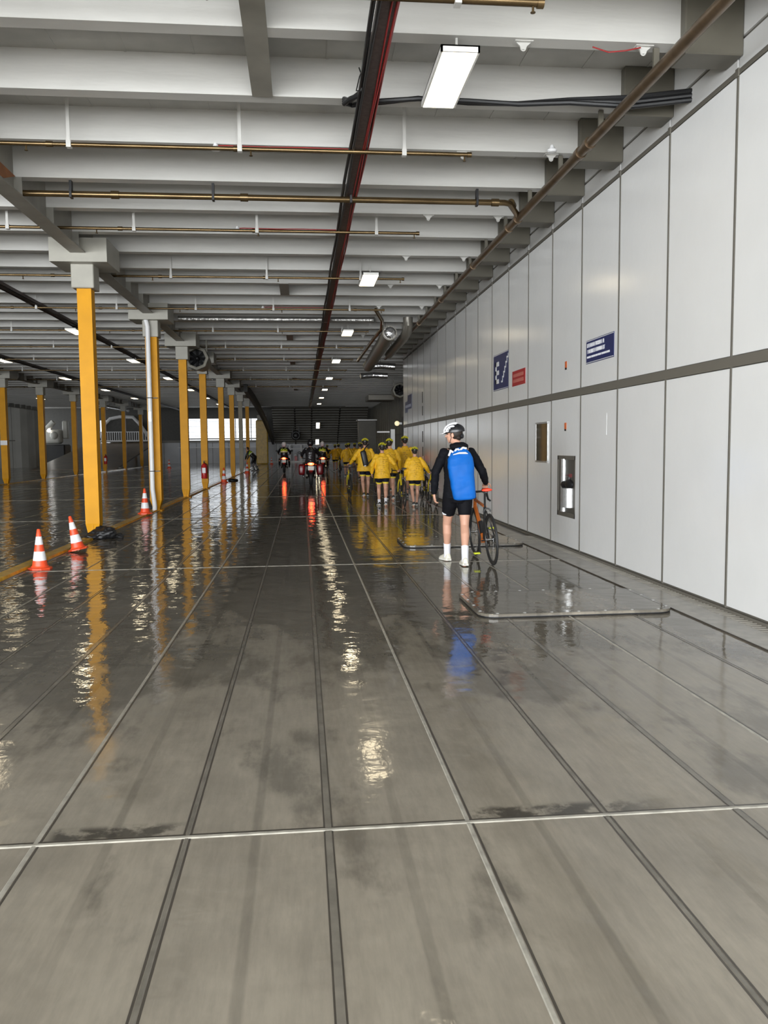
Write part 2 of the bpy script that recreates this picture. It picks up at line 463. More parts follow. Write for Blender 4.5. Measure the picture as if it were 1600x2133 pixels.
# left and front walls
b = MB()
b.span((XL-.2, Y0, 0), (XL, 70, ZP), 0)
b.span((XL, 70, 0), (-23.2, 70.2, ZP), 0)
pts = [(-23.2, 70.0), (-22.8, 70.15), (-22.4, 70.6), (-22.2, 71.3), (-22.15, 73)]
for (xa, ya), (xb, yb) in zip(pts[:-1], pts[1:]):
    b.loft([[(xa, ya, 0), (xb, yb, 0), (xb+.1, yb+.25, 0), (xa, ya+.25, 0)], [(xa, ya, ZP), (xb, yb, ZP), (xb+.1, yb+.25, ZP), (xa, ya+.25, ZP)]])
b.span((XL, 69.97, 2.18), (-23.2, 70.0, 2.26), 1)
for j in range(4): b.span((XL+.3+j*.75, 69.985, 0), (XL+.33+j*.75, 70.0, ZP), 1)
for (x, z, a_, h_) in ((-24.7, 2.9, .45, .3), (-24.0, 2.9, .25, .4), (-24.0, 1.5, .25, .5), (-24.3, 1.15, .3, .35)):
    b.span((x, 69.97, z), (x+a_, 70, z+h_), 1)
struct(b.obj('wall_left', [LWALL, PBAND]))
b = MB()
OX0, OX1, OZ0, OZ1 = -11.1, -4.1, 2.22, 4.3
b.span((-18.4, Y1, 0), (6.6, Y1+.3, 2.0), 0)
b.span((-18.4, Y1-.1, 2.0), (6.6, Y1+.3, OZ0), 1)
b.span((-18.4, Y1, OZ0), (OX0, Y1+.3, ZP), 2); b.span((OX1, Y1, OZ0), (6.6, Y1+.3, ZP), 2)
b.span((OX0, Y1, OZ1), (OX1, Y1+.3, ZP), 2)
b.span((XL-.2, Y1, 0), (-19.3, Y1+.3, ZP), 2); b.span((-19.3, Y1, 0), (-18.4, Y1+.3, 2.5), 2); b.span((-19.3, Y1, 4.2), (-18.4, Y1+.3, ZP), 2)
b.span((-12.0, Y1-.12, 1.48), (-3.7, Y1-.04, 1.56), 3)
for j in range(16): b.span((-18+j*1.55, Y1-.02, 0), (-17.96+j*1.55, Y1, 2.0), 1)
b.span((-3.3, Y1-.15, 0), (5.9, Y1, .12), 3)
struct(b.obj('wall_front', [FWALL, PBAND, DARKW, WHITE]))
# rails across the bow window
b = MB()
for z in (2.62, 3.0, 3.42, 3.55, 3.7, 3.85, 4.0, 4.15): b.span((OX0, Y1-.5, z-.02), (OX1, Y1-.46, z+.02))
for x in (-10.9, -9.4, -7.9, -6.4, -4.9): b.span((x-.05, Y1-.46, 2.2), (x+.05, Y1-.4, 4.3))
for x in (-11.2, -4.0): b.span((x-.05, Y1-.5, 2.2), (x+.05, Y1, 4.3))
b.span((OX0, Y1-.5, 2.28), (OX1, Y1-.46, 2.42))
tag(b.obj('guard_rail', WHITE), 'white horizontal guard rails in front of the bright bow opening', 'railing')
# white gate frame under the ramp end
b = MB()
for x in (-2.35, -1.2, -.1): b.box((x, Y1-.6, .88), (.2, .1, 1.76))
b.span((-2.35, Y1-.6, 1.66), (3.0, Y1-.52, 1.76)); b.span((-2.35, Y1-.6, 1.26), (3.2, Y1-.52, 1.36)); b.span((-2.45, Y1-.7, 0), (0, Y1-.5, .14))
b.box((-.62, Y1-.62, .35), (.25, .1, .7), mi=1); b.ell((-.62, Y1-.62, .72), (.16, .1, .16))
tag(b.obj('gate_frame', [WHITE, REDP]), 'white steel gate frame with crossbars at far end behind the motorcycles', 'gate')

# ------------------------------------------------------------------ setting: ceiling
ceil_root = bpy.data.objects.new('ceiling', None); C.objects.link(ceil_root); struct(ceil_root)
b = MB(); b.span((XL-.2, Y0, ZP), (6.6, Y1+.3, ZP+.1))
# plating joints
for i in range(-40, 7): b.span((.3+i*.65, Y0, ZP-.006), (.325+i*.65, Y1, ZP))
b.obj('ceiling_plate', CEILD, ceil_root)['kind'] = 'structure'
b = MB()
b.span((XL, -.006, ZF-4.995), (3.85, .006, .375))
b.span((XL, -.006, -.015), (3.85, .16, .0))
for i in range(-7, 2): b.span((.9+i*3.1, .006, 0), (.912+i*3.1, .12, .3))
beam0 = b.obj('beam', CEIL, ceil_root, loc=(0, 7.17, ZF+.015)); struct(beam0)
BY = [7.17+1.345*k for k in range(-10, 53)]
BY = [y for y in BY if y < 73]
first = True
for y in BY:
    if abs(y-7.17) < .01: continue
    o = beam0.copy(); C.objects.link(o); o.location.y = y
    if y > 31.5: o.scale.x = 1.0
# far right recess keeps its own short beams
b = MB(); b.span((3.85, -.006, 0), (6.4, .006, .375)); b.span((3.85, -.006, -.015), (6.4, .16, 0))
rb0 = b.obj('recess_beam', CEIL, ceil_root, loc=(0, 7.17+1.345*19, ZF+.015)); struct(rb0)
for k in range(20, 53):
    o = rb0.copy(); C.objects.link(o); o.location.y = 7.17+1.345*k
# knee brackets at the right wall
b = MB(); b.box((3.585, 0, 5.125), (.53, .30, .49), bev=.012)
br0 = b.obj('bracket', BRACK, ceil_root, loc=(0, 7.17+.05, 0)); struct(br0)
for k in range(-9, 18):
    if k == 0: continue
    o = br0.copy(); C.objects.link(o); o.location.y = 7.17+.05+1.345*k
# carlings (short fore-and-aft girders)
for (y0, y1) in ((5.83, 8.51), (17.93, 19.27), (26.0, 27.34), (34.07, 35.4), (42.1, 43.5), (50.2, 51.5)):
    b = MB(); b.span((-.43, y0, ZF-.012), (-.23, y1, ZF+.004)); b.span((-.335, y0, ZF), (-.325, y1, ZP)); struct(b.obj('carling', GIRD, ceil_root))
# long girders on the column rows
for gx in (-3.6, -13.0, -22.0):
    b = MB(); b.span((gx-.12, Y0, 4.74), (gx+.12, 73, 4.76)); b.span((gx-.01, Y0, 4.75), (gx+.01, 73, ZP))
    for y in BY: b.span((gx-.11, y-.008, 4.76), (gx+.11, y+.008, ZF))
    struct(b.obj('girder', GIRD, ceil_root))
# padeyes under the beams
for n_, y in enumerate(BY):
    if y < 7 or y > 26 or n_ % 2 != BY.index(7.17) % 2: continue
    for x in (1.95, 3.02):
        b = MB(); z = ZF
        b.prism([(-.07, 0), (.07, 0), (.03, -.035), (.022, -.06), (-.022, -.06), (-.03, -.035)], -.008, .008, 'Y')
        b.torus((0, 0, -.05), .02, .007, 'Y', 12, 6)
        b.box((0, 0, -.003), (.16, .08, .006))
        struct(b.obj('padeye', CEIL, ceil_root, loc=(x, y+.07, z)))
# sloping ramp leaf closing the far end of the lane
b = MB()
ya, za, yb, zb = 73.4, 4.95, 80.3, 1.86
b.loft([[(-2.6, ya, za), (5.9, ya, za), (5.9, yb, zb), (-2.6, yb, zb)], [(-2.6, ya, za+.3), (5.9, ya, za+.3), (5.9, yb, zb+.25), (-2.6, yb, zb+.25)]], 0)
for j in range(15):
    t = (j+.5)/15; y = ya+(yb-ya)*t; z = za+(zb-za)*t
    b.span((-2.6, y-.035, z-.12), (5.9, y+.035, z+.02), 0)
for x in (-.6, .9, 3.4): b.loft([[(x-.06, ya, za-.1), (x+.06, ya, za-.1), (x+.06, yb, zb-.1), (x-.06, yb, zb-.1)], [(x-.06, ya, za), (x+.06, ya, za), (x+.06, yb, zb), (x-.06, yb, zb)]], 1)
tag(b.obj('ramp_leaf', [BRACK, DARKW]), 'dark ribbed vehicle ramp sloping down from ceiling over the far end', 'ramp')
b = MB(); b.torus((-.55, 76.6, 2.55), .32, .12, 'Y', 24, 10); b.ell((-.55, 76.7, 2.55), (.3, .12, .3))
for s_ in (-1, 1): b.span((-.55+s_*.3-.03, 76.5, 2.6), (-.55+s_*.3+.03, 76.7, 3.38))
tag(b.obj('round_fan', BLACK), 'black round fan under the sloping ramp at far end', 'fan')
# curved casing at the left side of that lane
b = MB(); cv = [(46, 4.55), (52, 4.3), (58, 3.95), (64, 3.5), (70, 2.9), (75, 2.35), (80, 1.75)]
for (p, q), (r, s_) in zip(cv[:-1], cv[1:]):
    xa = -3.02+.008*(p-46); xb = -3.02+.008*(r-46); b.loft([[(xa-.1, p, q), (xa+.1, p, q), (xb+.1, r, s_), (xb-.1, r, s_)], [(xa-.1, p, min(q+.5, 4.96)), (xa+.1, p, min(q+.5, 4.96)), (xb+.1, r, s_+.5), (xb-.1, r, s_+.5)]])
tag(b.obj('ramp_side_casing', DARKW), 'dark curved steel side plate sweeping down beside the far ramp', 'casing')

# ------------------------------------------------------------------ ceiling services
def ceiling_light(x, y, label, z=4.86, rot=None):
    t = thing('ceiling_light', label, 'ceiling light', (x, y, z), 0, 'ceiling light panels', rot)
    b = MB()
    b.span((-.165, -.58, -.055), (-.148, .58, 0)); b.span((.148, -.58, -.055), (.165, .58, 0))
    b.span((-.165, -.58, -.055), (.165, -.563, 0)); b.span((-.165, .563, -.055), (.165, .58, 0)); b.span((-.165, -.58, -.012), (.165, .58, 0))
    b.obj('frame', LEDF, t)
    if rot is None:
        for yy in (-.4, .4): MB().tube([(0, yy, 0), (0, yy, .15)], .012, 8).obj('hanger', CEIL, t)
    MB().span((-.148, -.563, -.05), (.148, .563, -.02)).obj('diffuser', LED, t)
    return t
ORD = ['nearest', 'second', 'third', 'fourth', 'fifth', 'sixth', 'seventh', 'eighth', 'ninth', 'tenth']
LY = [7.62, 16.6, 24.3, 32.3, 40.4, 48.4, 56.5, 64.5]
for i, y in enumerate(LY):
    ceiling_light(1.365, y, 'glowing ceiling panel light, %s from the camera in the row over the lane' % ORD[i])
for i, (y, z) in enumerate(((75.0, 3.45), (79.3, 2.0))):
    ceiling_light(1.45, y, 'round-looking bright light on the sloping far ramp, %s of the two' % ('upper', 'lower')[i], z, (math.atan2(zb-za, yb-ya), 0, 0))
for i, y in enumerate(LY):
    ceiling_light(-6.28, y, 'ceiling panel light, %s in the first row left of the yellow columns' % ORD[i])
for i, y in enumerate(LY[1:7]):
    ceiling_light(-11.0, y, 'ceiling panel light, %s in the second row left of the yellow columns' % ORD[i])
for i, y in enumerate(LY[2:7]):
    ceiling_light(-17.0, y, 'ceiling panel light, %s in the far left row over the dark lane' % ORD[i])

def sprinkler(y, xend, xstart, label, r=.023, z=4.835):
    t = thing('sprinkler_pipe', label, 'pipe', (0, y, z), 0, 'sprinkler pipes across the ceiling')
    b = MB(); b.tube([(xstart, 0, 0), (xend, 0, 0)], r, 10)
    for x in range(int(xstart), int(xend), 2): b.tube([(x+.3, 0, 0), (x+.37, 0, 0)], r*1.35, 10)
    b.tube([(xend-.05, 0, 0), (xend, 0, 0)], r*1.3, 10)
    b.obj('pipe', BRASS, t, True)
    x = 1.2
    n = 0
    while x > max(xstart, -12) and n < 8:
        MB().span((x-.018, -.004-r, .0), (x+.018, .004-r, .50)).box((x, 0, -.0), (.05, 2*r+.02, 2*r+.025)).obj('hanger', CEIL, t)
        x -= 1.83; n += 1
    for q in range(4):
        xx = xend-.08-q*2.4
        MB().tube([(xx, 0, -r), (xx, 0, -.07)], .009, 8).tube([(xx, 0, -.07), (xx, 0, -.075)], .02, 8).obj('nozzle', BRASS, t)
    return t
SY = [(6.3, 1.85), (9.53, 1.97), (13.03, 1.87), (16.55, 2.07), (20.3, 2.05), (24.1, 1.97), (28.0, 2.1), (31.9, 2.0), (36.3, 2.0), (41.2, 2.0), (46.1, 2.0)]
for i, (y, xe) in enumerate(SY):
    nm = ORD[i] if i < 10 else 'farthest'
    sprinkler(y, xe, -3.4 if i < 2 else XL+1, 'thin brass sprinkler pipe crossing under ceiling beams, %s from the camera' % nm, .032 if i == 0 else .023)
# main line along the wall with a branch
t = thing('main_pipe', 'long brown fire main pipe running along top of white wall', 'pipe', (0, 0, 0))
b = MB(); b.tube([(3.14, Y0, 4.78), (3.14, 31, 4.78)], .054, 14)
for y in (5.1, 8.9, 9.2, 11.9, 12.4, 15, 18.5, 22, 25.5, 29): b.tube([(3.14, y, 4.78), (3.14, y+.09, 4.78)], .067, 14)
b.obj('pipe', BROWNP, t, True)
for y in BY:
    if y > 0 and y < 31: MB().box((3.14, y+.08, 4.87), (.05, .03, .24)).obj('clamp', BRACK, t)
t = thing('branch_pipe', 'thick brass pipe crossing the ceiling and bending into the main pipe', 'pipe', (0, 0, 0))
b = MB(); b.tube([(-3.5, 11.25, 4.81), (2.78, 11.25, 4.81), (2.86, 11.29, 4.81), (3.06, 11.7, 4.80), (3.14, 11.95, 4.79)], .04, 12)
for x in (-2.4, -.75, 2.6): b.tube([(x, 11.25, 4.81), (x+.1, 11.25, 4.81)], .052, 12)
b.tube([(2.9, 11.37, 4.85), (2.96, 11.5, 4.84)], .052, 12)
b.obj('pipe', BRASS, t, True)
for x in (-2.9, -1.1, .7, 2.4): MB().span((x-.015, 11.21, 4.81), (x+.015, 11.29, 4.975)).box((x, 11.25, 4.81), (.03, .10, .10)).obj('clamp', BLACK, t)

def cable_tray(x, y0, y1, label, red=True):
    t = thing('cable_tray', label, 'cable tray', (x, 0, 4.91 if red else 4.95), 0, 'cable trays under the ceiling')
    b = MB(); b.span((-.075, y0, -.045), (-.069, y1, .03)); b.span((.069, y0, -.045), (.075, y1, .03)); b.span((-.075, y0, -.045), (.075, y1, -.040))
    b.obj('tray', TRAY, t)
    def wav(ox, oz, r, m_, nm, amp=.008):
        pts = [(ox+amp*math.sin(y*1.3+ox*90), y, oz+amp*.5*math.sin(y*2.1+ox*9)) for y in [y0+i*(y1-y0)/90 for i in range(91)]]
        MB().tube(pts, r, 8).obj(nm, m_, t, True)
    wav(-.105, -.03, .020, BLACK, 'black_cable'); wav(-.07, -.06, .012, BLACK, 'black_cable')
    if red:
        wav(.035, -.052, .007, REDC, 'red_cable'); wav(.062, -.052, .008, REDC, 'red_cable'); wav(.088, -.02, .012, REDC, 'red_cable')
    else: wav(.06, -.06, .014, BLACK, 'black_cable')
    return t
cable_tray(.70, 2, 73, 'dark cable tray with red and black cables running down ceiling over the lane')
cable_tray(-6.15, 5, 78, 'dark cable tray on ceiling just left of the yellow columns', False)
cable_tray(-10.9, 5, 78, 'dark cable tray on ceiling over the far left lanes', False)
# black hose bundle to the wall
t = thing('cable_bundle', 'thick black cable bundle looping from cable tray across to the wall', 'cable', (0, 0, 0))
for i in range(3):
    o_ = i*.022
    pts = [(.78, 7.9, 4.93), (.68, 8.1, 4.9+o_), (.52, 8.28+o_, 4.90), (.47, 8.42, 4.91+o_), (.55, 8.5, 4.93), (.75, 8.4+o_, 4.93), (1.2, 8.35+o_, 4.95+o_/2), (1.7, 8.34+o_, 4.94), (2.2, 8.33+o_, 4.92+o_/2), (2.7, 8.28+o_, 4.93+o_), (3.3, 8.15, 4.86+o_*2), (3.86, 8.05, 4.90+o_*2)]
    MB().tube(pts, .024, 8).obj('cable', BLACK, t, True)
t = tag(MB().tube([(.62, 7.6, 4.95), (.57, 7.7, 4.86), (.55, 7.85, 4.8), (.60, 7.95, 4.84), (.62, 7.9, 4.92), (.57, 7.75, 4.96)], .006, 6).obj('cable_loop', BLACK, None, True),
        'small loose black wire loop hanging beside the cable tray', 'cable')
# smoke detectors with red cable tails
for i, (x, y) in enumerate(((-.92, 9.82), (-.95, 13.40), (-.9, 20.80), (2.93, 9.6))):
    t = thing('smoke_detector', ('white detector with red cable on second pipe bay of the ceiling', 'white detector dangling under the third sprinkler pipe', 'small white detector under far ceiling bay with red cable', 'small white detector under beam near the wall brackets')[i], 'smoke detector', (x, y, 4.93), 0, 'ceiling detectors')
    b = MB(); b.ell((0, 0, 0), (.06, .06, .025)); b.tube([(0, 0, .06), (0, 0, -.02)], [.02, .05], 12); b.obj('head', WHITE, t, True)
    if i < 3:
        MB().tube([(0, 0, .03), (.1, 0, .035), (.6, 0, .03), (1.0, 0, .035), (1.6, .0, .03)], .008, 6).obj('red_cable', REDC, t, True)
tag(MB().tube([(2.55, 7.2, 4.96), (2.7, 7.22, 4.93), (2.85, 7.2, 4.94), (2.98, 7.2, 4.97)], .006, 6).obj('red_wire', REDC), 'short red wire sagging under the beam between two padeyes', 'cable')
# ducts by the wall
t = thing('ventilation_duct', 'fat grey duct with shiny foil end running along ceiling near wall', 'duct', (0, 0, 0))
MB().tube([(2.42, 22.6, 4.6), (2.45, 26, 4.55), (2.5, 31, 4.5)], .20, 20).tube([(2.44, 24, 4.7), (2.44, 24, 5.37)], .012, 6).tube([(2.48, 29, 4.7), (2.48, 29, 5.37)], .012, 6).obj('duct', DUCTM, t, True)
MB().tube([(2.42, 22.55, 4.6), (2.42, 22.62, 4.6)], .16, 20).ell((2.42, 22.55, 4.6), (.16, .08, .16)).obj('foil_end', SILV, t, True)
tag(MB().tube([(2.88, 22.3, 4.97), (2.88, 22.3, 4.8), (2.88, 22.5, 4.62), (2.88, 23.3, 4.55), (2.86, 27, 4.5)], .13, 18).tube([(2.88, 23.6, 4.62), (2.88, 23.6, 5.37)], .012, 6).tube([(2.86, 26.2, 4.6), (2.86, 26.2, 5.37)], .012, 6).obj('bent_duct', DUCTM, None, True),
    'bent grey duct curving down beside the fat foil-ended duct', 'duct')
tag(MB().tube([(-3.2, 22.55, 4.93), (1.9, 22.55, 4.93), (2.0, 22.5, 4.93)], .075, 12).obj('foil_pipe', FOIL, None, True), 'silver foil wrapped pipe crossing under the ceiling beams', 'pipe')
tag(MB().tube([(1.9, 21.0, 4.95), (2.15, 22.0, 4.85), (2.2, 22.6, 4.7), (2.1, 24, 4.62), (2.05, 30, 4.6)], .05, 12).obj('copper_pipe', BRASS, None, True), 'copper coloured pipe bending beside the fat duct', 'pipe')
for i, (y, z) in enumerate(((33.5, 4.72), (36.5, 4.6))):
    tag(MB().tube([(2.6, y, z), (3.2, y+.1, z+.05), (3.8, y, z)], .13, 14).tube([(3.2, y+.1, z+.1), (3.2, y+.1, 5.37)], .012, 6).obj('foil_duct', SILV, None, True), 'crinkled silver duct stub crossing to the wall, %s one' % ('nearer', 'farther')[i], 'duct')
tag(MB().tube([(-15, 60, 4.75), (-15, 66, 4.7), (-15, 74, 4.75)], .14, 14).tube([(-15, 62, 4.85), (-15, 62, 5.37)], .012, 6).tube([(-15, 67, 4.8), (-15, 67, 5.37)], .012, 6).tube([(-15, 72, 4.8), (-15, 72, 5.37)], .012, 6).obj('long_foil_duct', SILV, None, True), 'long shiny duct under the ceiling above the brown ramp', 'duct')
# jet fans
def jet_fan(loc, label):
    t = thing('jet_fan', label, 'fan', loc, 0, 'jet fans')
    b = MB(); b.torus((0, 0, 0), .34, .055, 'Y', 8, 8); b.tube([(0, 0, 0), (0, .35, 0), (0, .5, 0), (0, 1.6, 0)], [.385, .385, .30, .30], 16, caps=False)
    b.obj('housing', CAPM, t, True)
    b = MB(); b.ell((0, .25, 0), (.09, .12, .09))
    for q in range(8):
        b.box((.17*math.cos(q*PI/4), .25, .17*math.sin(q*PI/4)), (.26, .02, .09), Matrix.Rotation(-q*PI/4, 3, 'Y') @ Matrix.Rotation(.5, 3, 'X'))
    b.tube([(0, .45, 0), (0, .46, 0)], .30, 16); b.obj('blades', BLACK, t)
    for s_ in (-1, 1): MB().span((s_*.3-.02, .2, .1), (s_*.3+.02, .3, .62)).obj('bracket_arm', CAPM, t)
    return t
jet_fan((-3.32, 27.2, 4.40), 'jet fan with pale octagonal cowl and black opening behind third yellow column')
jet_fan((5.0, 42.0, 4.35), 'dark jet fan in the recess just past the end of white wall')

# ------------------------------------------------------------------ columns
def column(x, y, label, yel=YEL, wdt=.235, grp='yellow deck columns', cap=True, base_taper=True):
    t = thing('steel_column', label, 'column', (x, y, 0), 0, grp)
    h = wdt/2
    def sq(a, c_, z, yo=0): return [(-a, -c_+yo, z), (a, -c_+yo, z), (a, c_+yo, z), (-a, c_+yo, z)]
    b = MB(); b.loft([sq(.075, .10, .0), sq(.08, .10, .06), sq(h, h, .26), sq(h, h, 4.22)])
    # corner weld lines of the folded foot
    b.span((-.010, -h-.004, .02), (.010, -h*.7, .24))
    b.obj('shaft', yel, t)
    MB().box((0, 0, .012), (.3, .3, .024)).obj('base_plate', yel, t)
    if cap:
        MB().box((0, 0, 4.43), (.37, .40, .42), bev=.012).box((0, 0, 4.62), (.30, .34, .1)).obj('cap', CAPM, t)
        b = MB()
        b.loft([[(-.46, -.42, 4.60), (.46, -.42, 4.60), (.46, -.42, 4.985), (-.46, -.42, 4.985)],
                [(-.46, .55, 4.62), (.46, .55, 4.62), (.46, .55, 4.985), (-.46, .55, 4.985)],
                [(-.25, 1.45, 4.80), (.25, 1.45, 4.80), (.25, 1.45, 4.985), (-.25, 1.45, 4.985)]])
        b.obj('head_bracket', CAPM, t)
    return t
COLY = [14.65, 20.85, 26.1, 31.2, 38.0, 43.7, 49.8, 56.0]
CLAB = ['tall yellow steel column, nearest, standing beside two traffic cones', 'second yellow column, with white drain pipe strapped to its front',
        'third yellow column in the right row, plain, before the jet fan', 'fourth yellow column, with red fire extinguisher on its foot',
        'fifth yellow column, with a lone traffic cone at its foot', 'sixth yellow column in the right row, slim and far',
        'seventh column in the row, painted grey brown instead of yellow', 'eighth yellow column, beside the stooping worker']
ORNG2 = mat('rust_orange', (.30, .10, .02), .6, noise_amt=.3)
GREYC = mat('column_grey_brown', (.25, .22, .15), .5, noise_amt=.1)
for y, l in zip(COLY, CLAB):
    column(-3.6, y, l, GREYC if 'grey brown' in l else YEL, .28 if 'drain' in l else .235)
for y, l in ((37.9, 'yellow column at the left edge of picture with white band'), (43.2, 'yellow column second from the left edge'),
             (49.2, 'yellow column with pale pipe, third in the left row'), (56.3, 'far yellow column hidden close behind the nearest column'),
             (62.5, 'small far yellow column at the foot of the ramp'), (69, 'slim far yellow column beside the ramp side')):
    column(-13.0, y, l, YEL, .27 if y < 45 else .25, 'left row columns')
b = MB(); b.span((-.145, -.145, 1.72), (.145, -.13, 1.92)); tag(b.obj('reflective_band', SWH, loc=(-13.0, 37.9, 0)), 'small white reflective band on the leftmost yellow column', 'sign')
# wide yellow casing at end of row
b = MB(); b.box((-3.55, 74.9, 1.95), (1.05, .9, 3.9), bev=.08); b.box((-3.55, 74.9, 4.1), (.8, .6, .5), mi=1)
for x in (-.35, 0, .3): b.span((-3.55+x, 74.43, .1), (-3.53+x, 74.46, 3.8), 0)
tag(b.obj('column_casing', [mat('casing_yellow', (.62, .38, .03), .4, noise_amt=.2), CAPM]), 'wide yellow casing at the end of the column row', 'column')
b = MB(); b.prism([(10.25, 4.99), (10.3, 4.78), (10.75, 4.84), (11.0, 4.93), (11.15, 4.985)], -3.575, -3.55, 'X')
tag(b.obj('rust_patch', ORNG2), 'rusty orange patch plate on the girder at the left edge of picture', 'plate')
# white drain pipe on column two
t = thing('drain_pipe', 'white vertical drain pipe strapped to front of second yellow column', 'pipe', (-3.645, 20.575, 0))
MB().tube([(-.12, -.02, 4.9), (-.05, 0, 4.66), (0, 0, 4.45), (0, 0, .55), (.02, 0, .35), (.04, .01, .12), (.03, .02, 0)], .056, 14).obj('pipe', WHITE, t, True)
for z in (2.75, .98): MB().torus((0, 0, z), .062, .010, 'Z', 18, 6).box((.1, .04, z), (.16, .03, .02)).obj('strap', BLACK, t)
MB().box((0, -.056, 2.3), (.06, .01, .22)).obj('label_plate', STEEL, t)
# fire extinguisher
def extinguisher(loc, label):
    t = thing('fire_extinguisher', label, 'fire extinguisher', loc, 0, 'fire extinguishers')
    MB().tube([(0, 0, 0), (0, 0, .03), (0, 0, .46), (0, 0, .53), (0, 0, .56)], [.10, .11, .11, .07, .03], 16).obj('cylinder', REDP, t, True)
    MB().box((0, -.09, .30), (.13, .05, .2), bev=.01).obj('label_sheet', SWH, t)
    MB().tube([(0, 0, .56), (0, 0, .62)], .02, 8).box((0, .0, .64), (.04, .16, .03)).tube([(0, -.06, .6), (.13, -.05, .5), (.14, -.03, .2)], .012, 8).obj('valve', BLACK, t)
    return t
extinguisher((-3.6, 30.93, .40), 'red fire extinguisher with white label on the fourth yellow column')
extinguisher((-12.9, 56.05, .5), 'red fire extinguisher seen just right of the nearest column')
# rag / rubbish at the first column
b = MB(); b.ell((0, 0, .07), (.24, .19, .10)); b.ell((.14, -.05, .10), (.14, .12, .11)); b.ell((-.12, -.12, .04), (.13, .11, .06)); b.ell((.27, .03, .03), (.12, .1, .05)); b.ell((.02, .02, .14), (.12, .1, .09))
o = remesh(b, .014, 'rubbish_bag', BLACK, None, 1, .03, 9, 3); o.location = (-3.47, 14.55, 0)
tag(o, 'crumpled black plastic bag bunched around foot of the nearest column', 'bag')
b = MB(); b.ell((0, 0, .04), (.2, .14, .07)); b.ell((.15, .02, .03), (.14, .1, .05)); o = remesh(b, .02, 'rubbish_bag', BLACK, None, 1, .02, 9, 1); o.location = (-3.2, 38.2, 0)
tag(o, 'small black bag lying beside the fifth yellow column', 'bag')

# traffic cones
def cone(loc, label, rot=(0, 0, 0), s=1.0):
    t = thing('traffic_cone', label, 'traffic cone', loc, 0, 'traffic cones', rot)
    t.scale = (s, s, s)
    H = .56; rr = lambda z: .112-(.118-.030)*(z/H)
    def seg(z0, z1, m_, nm):
        MB().tube([(0, 0, .03+z0), (0, 0, .03+z1)], [rr(z0), rr(z1)], 24, caps=True).obj(nm, m_, t, True)
    seg(0, .10, CONEO, 'cone_body'); seg(.10, .235, CONEW, 'reflective_band'); seg(.235, .335, CONEO, 'cone_body'); seg(.335, .455, CONEW, 'reflective_band')
    MB().tube([(0, 0, .485), (0, 0, .585), (0, 0, .595)], [rr(.455), rr(.56), .018], 24).obj('cone_tip', CONEO, t, True)
    b = MB(); b.box((0, 0, .012), (.35, .35, .024), bev=.03, seg=2) if False else None
    r8 = [(.172*math.cos(a), .172*math.sin(a)) for a in [PI/8+q*PI/4 for q in range(8)]]
    b.loft([[(x, y, .0) for x, y in r8], [(x, y, .022) for x, y in r8], [(x*.82, y*.82, .032) for x, y in r8]])
    b.tube([(0, 0, .02), (0, 0, .05)], [.135, .118], 24)
    b.obj('base', CONEO, t, True)
    return t
cone((-3.40, 10.98, 0), 'orange and white traffic cone, nearest, standing upright by the kerb', s=.87)
cone((-3.38, 12.75, .03), 'tilted orange and white traffic cone leaning left beside the nearest column', (0, -.21, 0), .87)
cone((-3.62, 19.4, .035), 'orange and white traffic cone in front of the white drain pipe', s=.98)
cone((-3.42, 36.6, 0), 'orange and white traffic cone at the foot of the fifth column', s=1.1)
cone((-3.22, 48.9, 0), 'small far traffic cone beside the stooping worker', s=1.1)
cone((-9.9, 63.0, 0), 'small far traffic cone out on deck before the ramp', s=1.1)
cone((-2.7, 73.5, 0), 'tiny far traffic cone at the foot of the wide yellow casing', s=1.0)

# ------------------------------------------------------------------ signs and wall fittings
WX = 3.850
def quad_sign(name, label, y0, y1, z0, z1, m_, cat='sign', th=.006):
    t = thing(name, label, cat, (WX, (y0+y1)/2, (z0+z1)/2))
    MB().box((-th/2, 0, 0), (th, y1-y0, z1-z0)).obj('board', m_, t)
    return t
# blue sign with two lines of illegible print: on the wall, +Y is the reader's left
t = quad_sign('information_sign', 'wide navy sign with three white lines of print on upper wall', 9.98, 10.97, 2.62, 2.93, SBLUE)
b = MB()
b.box((-.008, 0, .142), (.003, .98, .008)); b.box((-.008, 0, -.142), (.003, .98, .008)); b.obj('border', SWH, t)
def strokes(zc, h, ya, yb, seed):
    random.seed(seed); b = MB(); y = ya
    while y > yb+.02:
        w_ = random.choice((.022, .026, .03)) * h/.06
        k_ = random.random()
        if k_ < .14: y -= w_*.6; continue
        b.box((-.0075, y-w_*.15, zc), (.003, w_*.22, h))
        if random.random() < .7: b.box((-.0075, y-w_*.7, zc), (.003, w_*.22, h))
        if random.random() < .7: b.box((-.0075, y-w_*.42, zc+h*.42), (.003, w_*.7, h*.16))
        if random.random() < .6: b.box((-.0075, y-w_*.42, zc), (.003, w_*.7, h*.14))
        if random.random() < .6: b.box((-.0075, y-w_*.42, zc-h*.42), (.003, w_*.7, h*.16))
        y -= w_*1.15
    return b
strokes(.085, .052, .46, -.18, 1).obj('print_line', SWH, t); strokes(.005, .052, .46, -.20, 2).obj('print_line', SWH, t); strokes(-.07, .026, .46, -.38, 3).obj('print_line', SWH, t)
